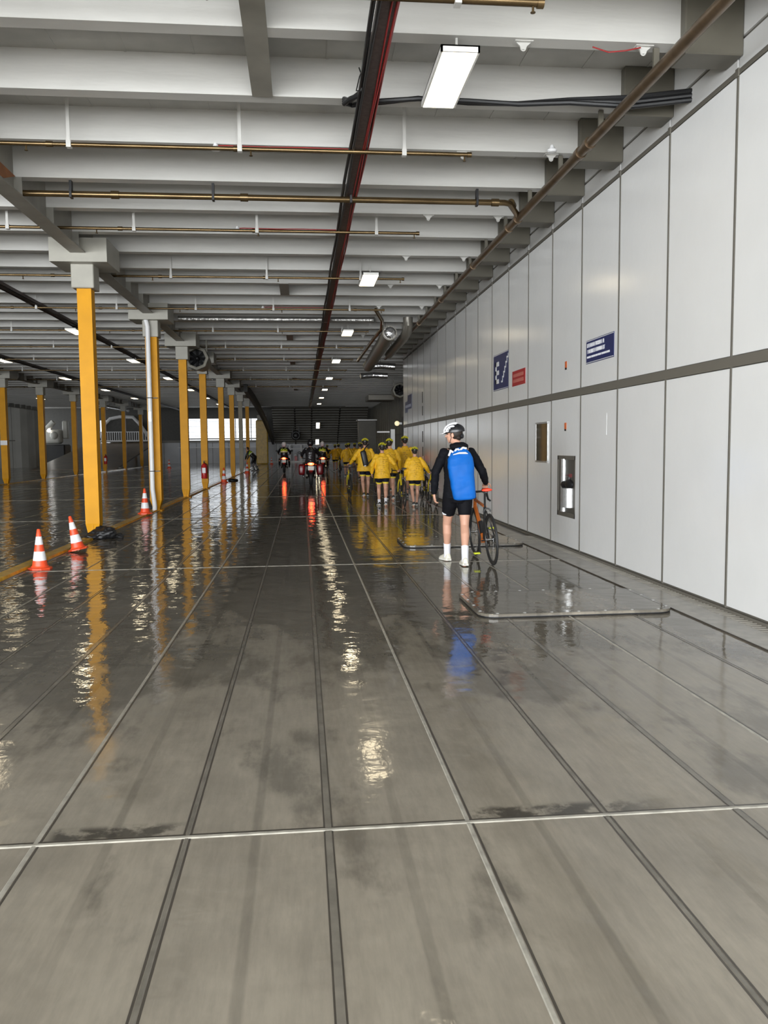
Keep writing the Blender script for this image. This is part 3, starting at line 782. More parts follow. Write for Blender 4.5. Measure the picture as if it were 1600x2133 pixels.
# E sign with stair symbol
t = quad_sign('exit_stair_sign', 'tall navy sign with big white letter E and stair symbol', 15.22, 16.42, 2.61, 3.31, SBLUE)
b = MB(); b.box((-.008, 0, .335), (.003, 1.18, .010)); b.box((-.008, 0, -.335), (.003, 1.18, .010)); b.obj('border', SWH, t)
b = MB(); b.box((-.0085, .385, -.01), (.004, .09, .42)); [b.box((-.0085, .29, z), (.004, .28, .085)) for z in (.1575, -.01, -.1775)]
b.obj('letter_e', SWH, t)
b = MB()
for q in range(6): b.box((-.0085, -.10-.085*q, -.20+.085*q), (.004, .11, .035)); b.box((-.0085, -.15-.085*q, -.165+.085*q), (.004, .018, .06), mi=1)
b.obj('stair_symbol', [SWH, STEEL], t)
t = quad_sign('notice_sign', 'small red notice sign beside the tall navy E sign', 14.06, 14.93, 2.60, 2.87, SRED)
b = MB(); b.box((-.007, .02, .05), (.002, .7, .06)); b.box((-.007, .02, -.045), (.002, .7, .06)); b.obj('print_line', SRED2, t)
for (n_, y, z, h_, l) in (('first', 11.85, 2.69, .10, 'tiny orange and black label on upper wall beside navy sign'), ('second', 11.85, 1.80, .10, 'tiny orange label on lower wall above the steel niche')):
    t = thing('wall_label', l, 'label', (WX, y, z)); MB().box((-.002, 0, .01), (.004, .085, h_)).obj('sheet', ORNG, t); MB().box((-.003, .0, -.045), (.005, .07, .03)).obj('base_mark', BLACK, t)
t = thing('wall_window', 'dark glass inspection panel in the lower wall', 'window', (WX, 13.04, 1.58))
MB().box((-.004, 0, 0), (.008, .62, .60)).obj('pane', MIRR, t)
b = MB(); b.box((-.008, 0, .31), (.016, .66, .025)); b.box((-.008, 0, -.31), (.016, .66, .025)); b.box((-.006, .32, 0), (.012, .02, .62)); b.box((-.006, -.32, 0), (.012, .02, .62)); b.obj('frame', STEEL, t)
t = thing('steel_niche', 'open service niche with polished steel lining and black valve in lower wall', 'niche', (3.88, (NI[0]+NI[1])/2, (NI[2]+NI[3])/2))
hy, hz = (NI[1]-NI[0])/2, (NI[3]-NI[2])/2
b = MB(); b.box((-.012, 0, hz-.03), (.03, hy*2, .06)); b.box((-.012, 0, -hz+.035), (.03, hy*2, .07)); b.box((-.012, hy-.02, 0), (.03, .04, hz*2)); b.box((-.012, -hy+.02, 0), (.03, .04, hz*2)); b.obj('frame', PSEAM, t)
b = MB(); b.box((-.006, 0, 0), (.004, hy*2-.06, hz*2-.1)); b.obj('lining', NICHE, t)
b = MB(); b.tube([(-.012, .13, -.38), (-.012, .13, .4)], .055, 14); b.tube([(-.012, -.14, -.3), (-.012, -.14, -.02)], .12, 16); b.obj('canister', STEEL, t, True)
b = MB(); b.ell((-.03, .08, .02), (.04, .14, .06)); b.ell((-.03, -.15, .04), (.045, .16, .07)); b.ell((-.03, -.12, -.06), (.04, .13, .03)); b.tube([(-.03, -.15, .05), (-.03, -.15, .16)], .015, 8); b.obj('valve', BLACK, t, True)
MB().tube([(-.03, -.22, .165), (-.03, -.02, .165)], [.03, .01], 8).obj('lever', mat('dark_red', (.10, .01, .01), .4), t)
b = MB(); b.box((0, 0, 0), (.0026, .30, .28)); o = b.obj('blank_notice', PANEL, loc=(WX, 10.35, 1.80)); tag(o, 'faint blank square plate on lower wall near the niche', 'plate')
t = quad_sign('information_sign', 'far navy L-shaped sign at the end of white wall', 28.9, 30.0, 2.85, 3.35, SBLUE)
MB().box((-.004, .9, -.15), (.006, .8, .4)).obj('board', SBLUE, t); strokes(-.13, .1, 1.2, -.4, 5).obj('print_line', mat('grey_print', (.3, .3, .36), .5), t)
for i, (z0, z1) in enumerate(((2.9, 3.25), (2.5, 2.8), (1.65, 2.0), (1.2, 1.5))):
    o = MB().box((0, 0, 0), (.008, .16, z1-z0)).obj('dark_slot', DARKW, loc=(WX, 26.3, (z0+z1)/2))
    tag(o, 'small dark vertical slot on far white wall, %s of the four' % ('topmost', 'second from top', 'third from top', 'lowest')[i], 'slot', 'dark slots')
# things at the end of the wall
t = thing('lit_door', 'bright white doorway post at the end of white wall', 'door', (3.62, 33, 0))
MB().box((0, 0, 1.1), (.16, .12, 2.2)).obj('post', WHITE, t); MB().box((-.35, .3, 2.1), (.5, .1, .06)).obj('lintel', WHITE, t)
t = thing('wall_lamp', 'round pale wall lamp at the end of white wall', 'lamp', (3.75, 32.6, 2.42))
MB().ell((0, 0, 0), (.10, .06, .10)).obj('globe', mat('warm_globe', (.9, .85, .6), .4, emis=(1, .85, .5), estr=.35), t, True); MB().box((.1, .05, 0), (.2, .06, .08)).obj('arm', STEEL, t)
t = thing('ventilation_shaft', 'dark grey box shaft with pale rim standing far right by recess', 'shaft', (4.6, 59, 0))
MB().box((0, 0, 1.65), (1.2, 1.2, 3.3)).obj('shaft_body', BRACK, t); MB().box((0, 0, 3.36), (1.4, 1.3, .1), bev=.02).obj('rim', STEEL, t)
o = MB().box((0, 0, 0), (.06, .9, 1.2), bev=.01).obj('wall_cabinet', BRACK, loc=(6.36, 52, 2.75)); tag(o, 'narrow dark cabinet on the recess wall', 'cabinet')
b = MB(); b.box((4.8, 51, 4.45), (1.6, 2.2, .34), bev=.03); tag(b.obj('recess_duct', DUCTM), 'grey flat duct box under the dim ceiling past the wall end', 'duct')

# ------------------------------------------------------------------ ramp and bow gear at left rear
b = MB()
b.loft([[(-19.6, 62, 0), (-13.5, 62, 0), (-13.5, 62.3, .0), (-19.6, 62.3, .0)], [(-19.6, 62, .01), (-13.5, 62, .01), (-13.5, 62.3, .03), (-19.6, 62.3, .03)]])
b.loft([[(-19.6, 62, 0), (-13.5, 62, 0), (-13.5, 80, 2.1), (-19.6, 80, 2.1)], [(-19.6, 62, -.01), (-13.5, 62, -.01), (-13.5, 80, 0), (-19.6, 80, 0)]])
tag(b.obj('vehicle_ramp', RAMP), 'brown wet steel ramp climbing towards the bow on the left', 'ramp')
b = MB(); b.loft([[(-13.48, 62.5, 0), (-13.3, 62.5, 0), (-13.3, 80, 0), (-13.48, 80, 0)], [(-13.48, 62.5, .15), (-13.3, 62.5, .15), (-13.3, 80, 2.2), (-13.48, 80, 2.2)]])
tag(b.obj('ramp_kerb', BRACK), 'dark steel side edge of the brown ramp', 'kerb')
# bow door arch with guard
t = thing('bow_arch', 'white steel arch around a dark opening above the ramp', 'arch', (-16.6, 79.6, 2.15))
b = MB()
arc = [(-1.9, 0), (-1.75, 1.5), (-1.2, 2.1), (-.3, 2.3), (.9, 2.25), (1.5, 1.6), (2.3, .4), (2.5, 0)]
b.tube([(x, 0, z) for x, z in arc], .16, 8); b.obj('frame', WHITE, t, True)
MB().prism(arc, .15, .25, 'Y').obj('opening', DARKW, t)
b = MB()
b.span((-3.4, -.35, .0), (2.6, -.30, .12)); b.span((-3.4, -.35, .85), (2.6, -.30, .92))
for i in range(31): b.span((-3.4+i*.2, -.34, .1), (-3.33+i*.2, -.31, .9))
b.obj('guard', WHITE, t)
t = thing('winch', 'pale bow machinery with round drum in the dark left corner', 'machine', (-21.9, 76, 0))
b = MB(); b.box((0, 0, 2.6), (1.5, 1.2, 1.3), bev=.3, seg=3); b.tube([(-.6, -.4, 3.1), (.2, -.5, 3.9)], .25, 12); b.ell((.2, -.6, 2.7), (.35, .3, .35)); b.box((1.0, .2, 3.2), (.5, .5, 1.6), bev=.1); b.obj('housing', LWALL, t, True)
MB().box((0, 0, .95), (2.4, 2.0, 1.9), bev=.1).obj('plinth', BLACK, t)
MB().ell((-.2, -.62, 3.15), (.14, .06, .14)).obj('floodlight', mat('flood', (.9, .9, .9), .3, emis=(1, .95, .9), estr=6), t, True)

# ------------------------------------------------------------------ bicycles
def bicycle(label, loc, rz, frame_m, accent, saddle_m, lean=0.0, group='bicycles pushed along'):
    t = thing('bicycle', label, 'bicycle', loc, rz, group, (0, lean, rz))
    Rw = .335; ra = Vector((0, 0, Rw)); fa = Vector((0, .99, Rw)); bb = Vector((0, .415, .275))
    st = Vector((0, .255, .74)); ht = Vector((0, .80, .82)); hb = Vector((0, .855, .68))
    b = MB()
    b.tube([hb+(ht-hb)*.25, bb], [.026, .030], 12); b.tube([ht-(ht-hb)*.15, st], .021, 12); b.tube([hb, ht], .024, 12)
    b.tube([bb+Vector((-.04, 0, 0)), bb+Vector((.04, 0, 0))], .03, 12)
    b.obj('frame', frame_m, t, True)
    b = MB(); b.tube([bb, st], .019, 12)
    for s_ in (-1, 1):
        b.tube([bb+Vector((s_*.03, -.02, 0)), ra+Vector((s_*.06, .02, 0))], .012, 8)
        b.tube([st+Vector((s_*.015, 0, -.06)), ra+Vector((s_*.055, .02, .02))], .010, 8)
    b.obj('rear_triangle', RIMB, t, True)
    b = MB()
    b.tube([hb, hb+Vector((0, .012, -.04))], .03, 10)
    for s_ in (-1, 1): b.tube([hb+Vector((s_*.03, .01, -.02)), hb+Vector((s_*.05, .04, -.12)), fa+Vector((s_*.052, 0, 0))], [.018, .016, .009], 8)
    b.obj('fork', accent, t, True)
    for nm, a in (('rear_wheel', ra), ('front_wheel', fa)):
        w_ = MB().torus(a, Rw-.014, .014, 'X', 40, 8).obj(nm, TYRE, t, True)
        MB().torus(a, Rw-.045, .013, 'X', 36, 6).torus(a, Rw-.032, .010, 'X', 36, 6).obj('rim', RIMB, w_, True)
        sp = MB()
        for q in range(16):
            an = 2*PI*q/16; sd = .022*(1 if q % 2 else -1)
            sp.tube([a+Vector((sd, .02*math.cos(an), .02*math.sin(an))), a+Vector((0, (Rw-.05)*math.cos(an+.12), (Rw-.05)*math.sin(an+.12)))], .0016, 5)
        sp.tube([a+Vector((-.05, 0, 0)), a+Vector((.05, 0, 0))], .016, 10)
        sp.obj('spokes', CHROME, w_)
    b = MB(); b.tube([st, st+Vector((0, -.045, .19))], .0135, 10); b.obj('seatpost', RIMB, t, True)
    so = Vector((0, .195, .955))
    b = MB(); rr = []
    for yy, hw, hh in ((-.13, .055, .010), (-.12, .070, .022), (-.05, .062, .025), (.04, .028, .02), (.11, .018, .017), (.135, .012, .010)):
        rr.append([so+Vector((hw*math.cos(a), yy, hh*math.sin(a)*(1 if math.sin(a) > 0 else .8)+.012)) for a in [2*PI*q/14 for q in range(14)]])
    b.loft(rr); s_o = b.obj('saddle', saddle_m, t, True)
    b = MB(); b.tube([so+Vector((-.018, -.09, -.02)), so+Vector((-.018, .09, -.015))], .004, 6).tube([so+Vector((.018, -.09, -.02)), so+Vector((.018, .09, -.015))], .004, 6); b.box(so+Vector((0, -.0, -.022)), (.05, .05, .02)); b.obj('saddle_rails', RIMB, s_o)
    hc = ht+Vector((0, .07, .08))
    b = MB(); b.tube([ht, ht+Vector((0, -.01, .06)), hc], .016, 8)
    for s_ in (-1, 1):
        b.tube([hc, hc+Vector((s_*.12, 0, 0)), hc+Vector((s_*.20, .02, 0)), hc+Vector((s_*.205, .09, -.01)), hc+Vector((s_*.21, .105, -.06)), hc+Vector((s_*.212, .07, -.12)), hc+Vector((s_*.215, -.03, -.135))], .014, 8)
        b.tube([hc+Vector((s_*.205, .10, .0)), hc+Vector((s_*.205, .115, .05)), hc+Vector((s_*.205, .13, .04)), hc+Vector((s_*.207, .12, -.09))], .011, 6)
    b.obj('handlebar', BLACK, t, True)
    b = MB(); b.torus(bb+Vector((.05, 0, 0)), .09, .008, 'X', 28, 6)
    for q in range(5): b.tube([bb+Vector((.05, 0, 0)), bb+Vector((.05, .088*math.cos(q*1.257), .088*math.sin(q*1.257)))], .007, 6)
    b.obj('chainring', RIMB, t, True)
    for s_, a in ((1, 1.1), (-1, 1.1+PI)):
        e = bb+Vector((s_*.075, .17*math.cos(a), .17*math.sin(a)))
        c_ = MB().tube([bb+Vector((s_*.07, 0, 0)), e], .011, 8).obj('crank', RIMB, t, True)
        MB().box(e+Vector((s_*.05, 0, 0)), (.08, .07, .02), bev=.004).obj('pedal', NEON if accent is RIMB else BLACK, c_)
    b = MB(); b.tube([ra+Vector((.035, .0, .045)), bb+Vector((.05, 0, .09))], .004, 5).tube([ra+Vector((.035, .0, -.045)), bb+Vector((.05, 0, -.09))], .004, 5)
    for q in range(5): b.torus(ra+Vector((.022+.006*q, 0, 0)), .055-.006*q, .004, 'X', 18, 5)
    b.tube([ra+Vector((.045, 0, -.03)), ra+Vector((.045, .03, -.10))], .012, 6)
    b.obj('chain', RIMB, t)
    b = MB(); b.torus(st+Vector((0, -.115, -.06)), .045, .01, 'Y', 14, 6, a0=0, a1=PI); b.obj('rear_brake', RIMB, t)
    b = MB(); b.tube([bb+Vector((0, .06, .09)), bb+Vector((0, .15, .24))], .034, 12); b.obj('bottle', BLACK, t, True)
    return t

# ------------------------------------------------------------------ people
def basis(d, n):
    d = Vector(d).normalized(); n = Vector(n); n = (n-d*n.dot(d)).normalized(); return d, n, d.cross(n)
def hand(mb, wr, d, n, thumb_side, curl=.35, s=1.0):
    """d: wrist to fingertips, n: palm normal (fingers curl towards it), thumb_side: +-1 along d x n"""
    d, n, e = basis(d, n); e = e*thumb_side; wr = Vector(wr)
    rot = Matrix((e, d, n)).transposed()
    mb.ell(wr+d*.048*s, (.040*s, .056*s, .017*s), rot, 12)
    mb.ell(wr+d*.018*s, (.030*s, .030*s, .020*s), rot, 12)
    for q, (off, ln) in enumerate(((.031, .068), (.0105, .076), (-.0105, .071), (-.031, .056))):
        p = wr+d*.085*s+e*off*s; a = curl*.5; pts = [p-d*.02*s, p]
        for k_, f_ in enumerate((.45, .31, .24)):
            p = p+(d*math.cos(a)+n*math.sin(a)+e*off*1.2)*ln*f_*s; pts.append(p.copy()); a += curl*1.3
        mb.limb(pts, [.0095*s, .0095*s, .009*s, .0083*s, .0075*s], 8, 1)
    p = wr+d*.022*s+e*.028*s
    mb.limb([p, p+(e*.030+d*.028+n*.008)*s, p+(e*.042+d*.056+n*.022)*s, p+(e*.044+d*.076+n*.034)*s], [.014*s, .012*s, .0105*s, .009*s], 8, 1)

def person(label, loc, rz, P, voxel=.008):
    """local axes: x right, y forward, z up; P holds the pose and the clothes"""
    t = thing('person', label, 'person', loc, rz, P.get('group'))
    s = P.get('s', 1.0)
    V = lambda p: Vector(p)*s
    pel = V(P['pelvis']); lean = P.get('lean', 0); twist = P.get('twist', 0)
    fat = P.get('fat', 1.0)
    def T(p):   # torso-local (relative to pelvis) to person-local with a forward lean
        p = Vector(p); c, q = math.cos(lean), math.sin(lean)
        return pel+Vector((p.x, p.y*c+p.z*q, -p.y*q+p.z*c))*s
    def ellring(c, rx, ry, n=20):
        return [T((c[0]+rx*math.cos(a), c[1]+ry*math.sin(a), c[2])) for a in [2*PI*k/n for k in range(n)]]
    shz = .52
    SH = {k_: T((sd*.175, -.01, shz)) for k_, sd in (('L', -1), ('R', 1))}
    HP = {k_: pel+Vector((sd*.09, 0, -.02))*s for k_, sd in (('L', -1), ('R', 1))}
    b = MB()
    tor = [((0, 0, -.08), .12, .09), ((0, -.01, .0), .165*fat, .115), ((0, 0, .10), .15*fat, .10), ((0, .005, .2), .14*fat, .098), ((0, .005, .34), .165, .115), ((0, -.005, .45), .165, .105), ((0, -.012, .53), .12, .075), ((0, -.01, .58), .065, .062)]
    b.loft([ellring(*q) for q in tor])
    nb, nt_ = T((0, -.01, .53)), T((P.get('hx', 0)*.6, .012, .66))
    b.limb([nb, nt_], [.062*s, .056*s])
    # head
    hc = nt_+V((P.get('hx', 0), .012, .095)); turn = P.get('turn', 0); nod = P.get('nod', 0)
    HR = Matrix.Rotation(turn, 3, 'Z') @ Matrix.Rotation(nod, 3, 'X')
    hp = lambda x, y, z: hc+HR @ Vector((x, y, z))*s
    b.ell(hp(0, -.012, .02), (.078*s, .096*s, .098*s), HR, 18)
    b.ell(hp(0, .022, -.045), (.060*s, .070*s, .070*s), HR, 16)
    b.ell(hp(0, .050, -.085), (.034*s, .032*s, .026*s), HR, 12)
    b.ell(hp(0, .072, .025), (.048*s, .022*s, .018*s), HR, 12)            # brow
    b.limb([hp(0, .082, .012), hp(0, .108, -.024)], [.009*s, .015*s], 8)  # nose
    for sd in (-1, 1):
        b.ell(hp(sd*.014, .094, -.026), (.010*s, .010*s, .008*s), HR, 8)
        b.ell(hp(sd*.040, .066, -.016), (.024*s, .018*s, .018*s), HR, 10) # cheek
        b.ell(hp(sd*.080, -.008, -.010), (.010*s, .020*s, .032*s), HR @ Matrix.Rotation(-sd*.35, 3, 'Z'), 10)
    b.ell(hp(0, .086, -.052), (.024*s, .010*s, .006*s), HR, 10); b.ell(hp(0, .084, -.063), (.020*s, .010*s, .006*s), HR, 10)
    A = {}
    for k_, sd in (('L', -1), ('R', 1)):
        el, wr = V(P['elbow'+k_]), V(P['wrist'+k_]); A[k_] = (SH[k_], el, wr)
        b.limb([SH[k_]+Vector((-sd*.03, 0, 0))*s, SH[k_].lerp(el, .4), el, el.lerp(wr, .35), wr], [.056*s, .046*s, .038*s, .038*s, .026*s])
        b.limb([T((0, -.01, .50)), SH[k_]], [.06*s, .052*s])
        d = V(P.get('hand'+k_, (0, .2, -1))); hand(b, wr, d, V(P.get('palm'+k_, (-sd, 0, 0))), P.get('thumb'+k_, 1), P.get('curl'+k_, .45), s)
    Lg = {}
    for k_, sd in (('L', -1), ('R', 1)):
        kn, an = V(P['knee'+k_]), V(P['ankle'+k_]); Lg[k_] = (HP[k_], kn, an)
        b.limb([HP[k_], HP[k_].lerp(kn, .35), kn.lerp(HP[k_], .12), kn, kn.lerp(an, .28)+(Vector((0, -.018, 0))*s), kn.lerp(an, .62), an], [.093*s, .084*s, .060*s, .056*s, .058*s, .044*s, .036*s])
        toe = V(P['toe'+k_]); dr = (toe-an); dr.z = 0; dr.normalize()
        b.limb([an+Vector((0, 0, -.03))*s, Vector((an.x, an.y, toe.z+.03*s))+dr*.02*s, toe+Vector((0, 0, .025*s))-dr*.05*s], [.035*s, .036*s, .030*s], 10)
    remesh(b, voxel, 'body', SKIN, t, 2)
    # eyes and hair
    e = MB()
    for sd in (-1, 1): e.ell(hp(sd*.031, .079, .008), (.012*s, .008*s, .008*s), HR, 10)
    e.obj('eyes', HBLK, t, True)
    h = MB(); h.ell(hp(0, -.026, .022), (.084*s, .094*s, .098*s), HR, 18); h.ell(hp(0, -.062, -.03), (.058*s, .045*s, .050*s), HR, 14)
    h.obj('hair', HAIR, t, True)
    # jacket
    if 'jacket' in P:
        g = P.get('jfat', 1.0); jl = P.get('jlen', -.10)
        b = MB(); o_ = .028*g
        jr = [((0, -.005, jl), .175*fat+o_*P.get('flare', 1), .125+o_), ((0, -.005, 0), .17*fat+o_, .122+o_), ((0, 0, .12), .158*fat+o_, .108+o_), ((0, .0, .26), .158*fat+o_, .11+o_), ((0, 0, .38), .178+o_*.7, .12+o_*.8), ((0, -.008, .47), .178+o_*.3, .105+o_*.6), ((0, -.012, .545), .12, .078+o_*.3), ((0, -.008, .60), .072, .07)]
        b.loft([ellring(*q) for q in jr])
        for k_, sd in (('L', -1), ('R', 1)):
            sh, el, wr = A[k_]; ww = wr.lerp(el, .06)
            b.limb([T((sd*.10, -.01, .49)), sh, sh.lerp(el, .5), el, el.lerp(ww, .5), ww], [.06*s, .066*s, (.052+.012*g)*s, (.046+.010*g)*s, (.042+.010*g)*s, (.034+.006*g)*s])
        if P.get('hood'):
            b.ell(T((.01, -.055, .60)), (.125*s, .08*s, .06*s), None, 16); b.torus(T((0, -.01, .61)), .075*s, .032*s, 'Z', 20, 8)
        remesh(b, max(.008, voxel), 'jacket', P['jacket'], t, 3, P.get('wrinkle', .007)*s, 11, loc[0]*7)
        if P.get('print'):
            b = MB()
            random.seed(int(loc[1]*10))
            for q in range(9):
                z = .46-.058*q; yy = -(.118+o_*1.0)-.006; x = random.uniform(-.08, .02)
                for r_ in range(random.choice((1, 2))):
                    x1 = x+random.uniform(.03, .07); n_ = 3
                    def back(x_): return yy*math.sqrt(max(.05, 1-(x_/.21)**2))-.004
                    b.loft([[T((x, back(x)-.004, z)), T((x, back(x)-.004, z+.010)), T((x, back(x)+.02, z+.010)), T((x, back(x)+.02, z))], [T((x1, back(x1)-.004, z+.004)), T((x1, back(x1)-.004, z+.012)), T((x1, back(x1)+.02, z+.012)), T((x1, back(x1)+.02, z+.004))]])
                    x = x1+.03
            b.obj('back_print', YSLV, t)
    # shorts / trousers
    b = MB(); o_ = .012
    b.loft([ellring(*q) for q in (((0, -.01, -.13), .12, .10), ((0, -.012, -.06), .172*fat, .13), ((0, -.01, .02), .172*fat+o_, .125), ((0, -.005, .12), .155*fat+o_, .11))])
    full = P.get('trousers')
    for k_, sd in (('L', -1), ('R', 1)):
        hp_, kn, an = Lg[k_]; f_ = P.get('hem', .62)
        if full:
            b.limb([hp_, hp_.lerp(kn, .4), kn, kn.lerp(an, .4), an.lerp(kn, .02)], [.108*s, .098*s, .074*s, .066*s, .055*s])
        else:
            hm = hp_.lerp(kn, f_); q_ = .5*f_
            b.tube([hp_, hp_.lerp(kn, q_), hp_.lerp(kn, f_*.85), hm], [.106*s, .101*s, .088*s, .083*s], 18)
            b.ell(hp_, (.106*s, .106*s, .106*s))
    remesh(b, max(.008, voxel), 'trousers' if full else 'shorts', P['shorts'], t, 2, .002*s, 14)
    if P.get('logo'):
        b = MB(); b.tube([T((x, -(.130*math.sqrt(1-(x/.19)**2)+.012), -.005-.10*x*x*10+.02)) for x in (-.06, -.03, 0, .03, .06)], .013*s, 8); b.obj('shorts_logo', STEEL, t, True)
    if P.get('bands'):
        for k_ in 'LR':
            hp_, kn, an = Lg[k_]; f_ = P.get('hem', .62)
            MB().tube([hp_.lerp(kn, f_-.10), hp_.lerp(kn, f_+.02)], [.091*s, .087*s], 18).obj('leg_band', YBAND, t, True)
    if P.get('sidelogo'):
        hp_, kn, an = Lg['L']; q = hp_.lerp(kn, .60)
        b = MB(); b.tube([q+Vector((-.088, -.02, .0))*s, q+Vector((-.075, -.052, -.02))*s, q+Vector((-.045, -.078, -.028))*s], [.004, .012, .005], 6); b.obj('hem_logo', SWH, t, True)
    for k_, sd in (('L', -1), ('R', 1)):
        hp_, kn, an = Lg[k_]; toe = V(P['toe'+k_]); dr = (toe-an); rise = dr.z; dr.z = 0; dr.normalize(); rt = Vector((dr.y, -dr.x, 0))
        if P.get('sock'):
            MB().tube([an.lerp(kn, P.get('sockh', .22)), an.lerp(kn, .10), an, an+Vector((0, 0, -.045))*s], [.049*s, .045*s, .044*s, .047*s], 16).obj('sock', P['sock'], t, True)
        # shoe: rings along the foot, heel to toe
        L_ = .285*s; hl = Vector((an.x, an.y, 0))-dr*.065*s; zt = toe.z; zh = an.z-.085*s
        sh = MB(); so = MB(); R1, R2 = [], []
        for f_, hw, hh in ((0, .026, .050), (.04, .035, .078), (.15, .041, .092), (.30, .042, .088), (.45, .043, .074), (.62, .048, .058), (.80, .046, .045), (.93, .033, .036), (1.0, .015, .026)):
            c_ = hl+dr*L_*f_; z0 = zh*(1-f_)+zt*f_
            up = []
            for q in range(13):
                a = PI*q/12; up.append(c_+rt*hw*s*math.cos(a)+Vector((0, 0, z0+.016*s+hh*s*math.sin(a)**.75)))
            R1.append(up)
            R2.append([c_+rt*(hw+.004)*s+Vector((0, 0, z0)), c_+rt*(hw+.004)*s+Vector((0, 0, z0+.024*s)), c_-rt*(hw+.004)*s+Vector((0, 0, z0+.024*s)), c_-rt*(hw+.004)*s+Vector((0, 0, z0))])
        sh.loft(R1); o1 = sh.obj('shoe', P['shoe'], t, True); so.loft(R2); so.obj('sole', P.get('sole', SOLE), o1)
    # helmet
    hm = P.get('helmet')
    if hm == 'bike_white' or hm == 'bike_yellow':
        wm = HWHT if hm == 'bike_white' else HYEL
        c0 = (0, -.012, .045)
        b = MB(); b.ell(hp(*c0), (.100*s, .135*s, .098*s), HR @ Matrix.Rotation(-.12, 3, 'X'), 22, zmin=-.18); H_ = b.obj('helmet', HBLK, t, True)
        def on(u, th, r=1.05):   # u: sideways -1..1, th: angle from the front over the top to the back
            cx = u; k_ = math.sqrt(max(0.02, 1-cx*cx))
            v = Vector((.100*cx*r, .135*math.cos(th)*k_*r, .098*math.sin(th)*k_*r))
            v = Matrix.Rotation(-.12, 3, 'X') @ v
            return hp(c0[0]+v.x, c0[1]+v.y, c0[2]+v.z)
        ths0 = .02; the = PI*.62 if hm == 'bike_white' else PI*.95
        for u in (-.80, -.42, 0, .42, .80):
            pts = [on(u, ths0+(the-ths0)*q/10) for q in range(11)]
            MB().tube(pts, [.008*s]+[.0125*s]*9+[.006*s], 8).obj('helmet_rib', wm, H_, True)
        b = MB()
        for th in ((.06, .5, 1.0) if hm == 'bike_white' else (.08, 1.2, 2.2)): b.tube([on(u, th, 1.03) for u in (-.92, -.6, -.3, 0, .3, .6, .92)], .009*s, 8)
        b.obj('helmet_shell', wm, H_, True)
        if hm == 'bike_white':
            b = MB(); vz = []
            for u in (-.75, -.4, 0, .4, .75):
                p0 = on(u, .0); q0 = p0+HR @ Vector((0, .065*(1-u*u*.5), -.022))*s; vz.append([p0+Vector((0, 0, .006)), q0+Vector((0, 0, .003)), q0-Vector((0, 0, .002)), p0-Vector((0, 0, .004))])
            b.loft(vz); b.obj('visor', HWHT, H_)
            b = MB(); b.ell(hp(0, -.112, -.02), (.05*s, .022*s, .035*s), HR, 12); b.obj('fit_cradle', HBLK, H_, True)
        b = MB()
        for sd in (-1, 1): b.tube([on(sd*.9, .9), hp(sd*.078, .01, -.04), hp(sd*.03, .045, -.105)], .004*s, 6)
        b.obj('chin_strap', HBLK, H_)
    elif hm in ('moto_vis', 'moto_black'):
        b = MB(); b.ell(hp(0, 0, .005), (.130*s, .150*s, .150*s), HR, 20); H_ = b.obj('helmet', HBLK if hm == 'moto_black' else SWH, t, True)
        MB().box(hp(0, .13, .0), (.18*s, .06*s, .09*s), HR, bev=.02).obj('visor', HBLK, H_)
    if P.get('vest'):
        b = MB(); b.loft([ellring(*q) for q in (((0, 0, .28), .20, .155), ((0, 0, .36), .212, .162), ((0, -.0, .46), .20, .14), ((0, -.01, .53), .14, .10))]); b.obj('vest', P['vest'], t, True)
        b = MB(); b.loft([ellring(*q) for q in (((0, 0, .30), .206, .161), ((0, 0, .335), .213, .166))]); b.obj('reflective_stripe', SWH, t, True)
    return t, T, hp

# the man in black with a blue bag, head turned to the left
MANX, MANY = 2.01, 10.60
Pm = dict(pelvis=(0, 0, .93), lean=.02, hx=-.028, turn=R_(62), nod=.0, elbowL=(-.305, -.06, 1.20), wristL=(-.315, .00, .925), handL=(.12, .10, -1), palmL=(1, .1, 0), thumbL=-1, curlL=.5,
          elbowR=(.300, -.10, 1.215), wristR=(.385, .06, 1.050), handR=(.1, .95, -.35), palmR=(0, -.3, -1), thumbR=-1, curlR=.7,
          kneeL=(-.115, .17, .51), ankleL=(-.095, .27, .095), toeL=(-.15, .50, 0), kneeR=(.085, -.03, .50), ankleR=(.045, -.25, .10), toeR=(.055, .02, 0),
          jacket=BJKT, shorts=BSHT, sock=SOCK, sockh=.36, shoe=SHOE, helmet='bike_white', hood=True, sidelogo=True, hem=.66, jlen=-.07, s=1.0, fat=.97)
man, TM, hpM = person('person in black jacket and shorts, helmet and blue bag, wheeling a bicycle', (MANX, MANY, 0), 0, Pm, .005)
# blue roll-top bag
t = thing('backpack', 'tall bright blue waterproof bag worn on the back of person in black', 'backpack', (MANX+.04, MANY-.02, .85), 0, None, (0, R_(-4), R_(-3)))
b = MB()
rings = []
for z, hw, d_, xo, yo in ((.0, .105, .05, .02, -.02), (.015, .140, .075, .02, -.01), (.12, .150, .095, .01, 0), (.30, .160, .105, 0, 0), (.44, .170, .10, 0, 0), (.53, .160, .088, 0, .01), (.585, .132, .070, .005, .015), (.63, .095, .050, .01, .025), (.66, .055, .026, .015, .03), (.668, .035, .01, .015, .03)):
    r_ = []
    for q in range(28):
        a = 2*PI*q/28; cx, cy = math.cos(a), math.sin(a); p_ = .62
        r_.append((xo+hw*math.copysign(abs(cx)**p_, cx), -.20+yo+d_*math.copysign(abs(cy)**p_, cy), z))
    rings.append(r_)
b.loft(rings)
bag = remesh(b, .008, 'bag_body', BAGB, t, 4, .005, 6, 2)
MB().tube([(-.10, -.275, .585), (-.02, -.285, .60), (.06, -.272, .595), (.09, -.262, .585)], [.004, .012, .013, .005], 8).obj('white_stripe', LOGO, t, True)
b = MB()
